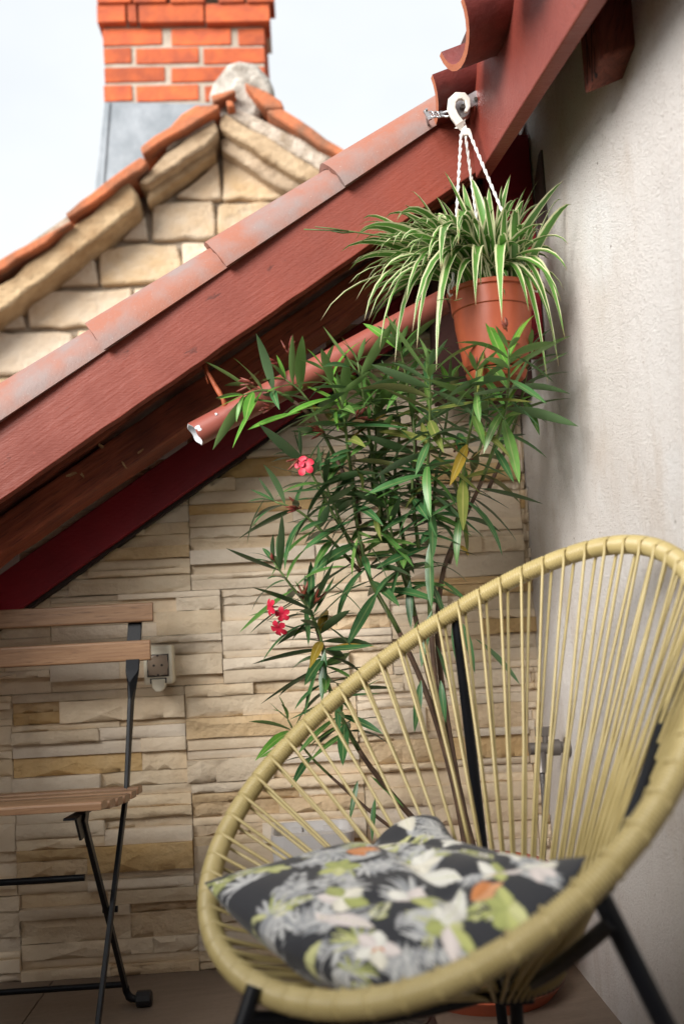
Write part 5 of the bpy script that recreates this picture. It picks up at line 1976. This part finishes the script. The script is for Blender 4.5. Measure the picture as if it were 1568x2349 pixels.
GREY = [(0.42, 0.42, 0.42), (0.55, 0.55, 0.54), (0.32, 0.33, 0.34), (0.62, 0.62, 0.60)]
CREAM = [(0.78, 0.74, 0.62), (0.80, 0.78, 0.70), (0.74, 0.66, 0.62)]
LIME = [(0.50, 0.52, 0.18), (0.60, 0.60, 0.28), (0.38, 0.41, 0.13)]
ORNG = [(0.62, 0.22, 0.06), (0.70, 0.34, 0.16)]


def palm(cx, cy, ang, size, cols, n=11):
    for i in range(n):
        t = i / (n - 1)
        a = ang + (t - 0.5) * 2.6
        l = size * (0.55 + 0.45 * math.cos((t - 0.5) * 2.2))
        leaf_paint(cx, cy, a, l, size * 0.055, rq.choice(cols), 0.95, rq.uniform(-0.15, 0.15))


def frond(cx, cy, ang, size, cols, n=13):
    for i in range(n):
        t = i / n
        px, py = cx + math.cos(ang) * size * t, cy + math.sin(ang) * size * t
        l = size * 0.34 * (1 - 0.6 * t)
        for sg in (-1, 1):
            leaf_paint(px, py, ang + sg * 0.95, l, size * 0.026, rq.choice(cols), 0.95, sg * -0.2)


for i in range(64):
    palm(rq.random(), rq.random(), rq.uniform(0, 6.3), rq.uniform(0.07, 0.13), GREY if i % 4 else LIME + GREY[:2])
for i in range(14):
    frond(rq.random(), rq.random(), rq.uniform(0, 6.3), rq.uniform(0.16, 0.26), GREY)
for i in range(9):
    frond(rq.random(), rq.random(), rq.uniform(0, 6.3), rq.uniform(0.12, 0.2), LIME + CREAM[:1])


def bloom(cx, cy, r, cols, n=5, c2=None):
    a0 = rq.uniform(0, 6.3)
    for i in range(n):
        leaf_paint(cx, cy, a0 + i * 6.283 / n + rq.uniform(-.2, .2), r * rq.uniform(0.85, 1.15), r * 0.36, rq.choice(cols), 1.0, rq.uniform(-.15, .15))
    if c2:
        for i in range(2):
            leaf_paint(cx, cy, rq.uniform(0, 6.3), r * 0.4, r * 0.07, c2, 1.0)


for (cx, cy, r, cols, c2) in ((0.55, 0.60, 0.13, CREAM, ORNG[0]), (0.75, 0.40, 0.15, LIME + CREAM, ORNG[1]), (0.40, 0.35, 0.12, LIME, (0.3, 0.2, 0.1)), (0.82, 0.72, 0.13, CREAM + LIME, ORNG[0]), (0.25, 0.62, 0.10, CREAM, None),
                              (0.62, 0.22, 0.14, LIME + CREAM, ORNG[1]), (0.20, 0.20, 0.11, LIME, None), (0.90, 0.15, 0.12, CREAM, ORNG[0]), (0.45, 0.85, 0.11, CREAM, None), (0.10, 0.42, 0.09, GREY, None), (0.90, 0.84, 0.13, CREAM, None), (0.95, 0.62, 0.12, LIME, None), (0.74, 0.90, 0.12, CREAM + LIME, None), (0.92, 0.40, 0.13, LIME + CREAM, None)):
    bloom(cx, cy, r * 0.60, cols, 5, c2 if cx > 0.8 else None)
for (cx, cy, an, ln) in ((0.30, 0.45, 0.5, 0.12), (0.86, 0.55, 1.5, 0.12)):
    for d in (-0.35, -0.1, 0.15, 0.4):
        leaf_paint(cx, cy, an + d, ln * rq.uniform(0.7, 1.1), 0.018, rq.choice(ORNG), 1.0)
for i in range(7):
    leaf_paint(rq.random(), rq.random(), rq.uniform(0, 6.3), rq.uniform(0.18, 0.28), 0.035, rq.choice(CREAM + LIME[1:2]), 1.0, rq.uniform(-.4, .4), (0.40, 0.42, 0.2))

mb = MB()
cols = []
rw = np.random.RandomState(4)
ks = rw.normal(size=(9, 2)) * 9
phs = rw.uniform(0, 6.28, 9)
GN = G + 1
for side in (1, -1):
    for j in range(GN):
        for i in range(GN):
            u, v = i / G, j / G
            # corners: (0,0)=left, (1,0)=front, (1,1)=right, (0,1)=back
            a, b = 2 * u - 1, 2 * v - 1
            e = (1 - abs(a) ** 2.4) * (1 - abs(b) ** 2.4)
            bu, bv = qb(u), qb(v)
            P = Vector((0, 0, 0))
            for jj in range(3):
                for ii in range(3):
                    P += CTL[jj][ii] * (bu[ii] * bv[jj])
            wr = sum(math.sin(ks[q][0] * u + ks[q][1] * v + phs[q]) for q in range(9)) / 9
            pk = math.exp(-((u - 0.06) / 0.16) ** 2 - ((v - 0.92) / 0.18) ** 2)
            th = 0.058 * e ** 0.55 * side + 0.022 * pk
            fold = (0.013 * wr - 0.010 * math.exp(-((u - 0.62 - 0.25 * v) / 0.045) ** 2) - 0.012 * math.exp(-((v - 0.70 + 0.22 * u) / 0.05) ** 2)) * (0.35 + 0.65 * e)
            cr = 0.012 * math.exp(-((v - 0.72 - 0.1 * u) / 0.05) ** 2) * (1 - u) * side
            mb.v.append((P.x, P.y, P.z + th + fold - (cr if side > 0 else 0) - 0.008 * e))
            cols.append(img[min(RES - 1, int(v * (RES - 1))), min(RES - 1, int(u * (RES - 1)))])
    off_ = 0 if side == 1 else GN * GN
    for j in range(G):
        for i in range(G):
            q = off_ + j * GN + i
            mb.f.append((q, q + 1, q + GN + 1, q + GN) if side == 1 else (q + GN, q + GN + 1, q + 1, q))
cu = obj('cushion', mb, M['cushion'], None, smooth=True, off=Vector((0.09, 1.2, 0.33)))
ca_ = cu.data.color_attributes.new('print', 'FLOAT_COLOR', 'POINT')
ca_.data.foreach_set('color', np.concatenate([np.array(cols), np.ones((len(cols), 1))], 1).astype(np.float32).ravel())
tag(cu, 'black cushion printed with tropical leaves and flowers, on the woven chair', 'cushion')
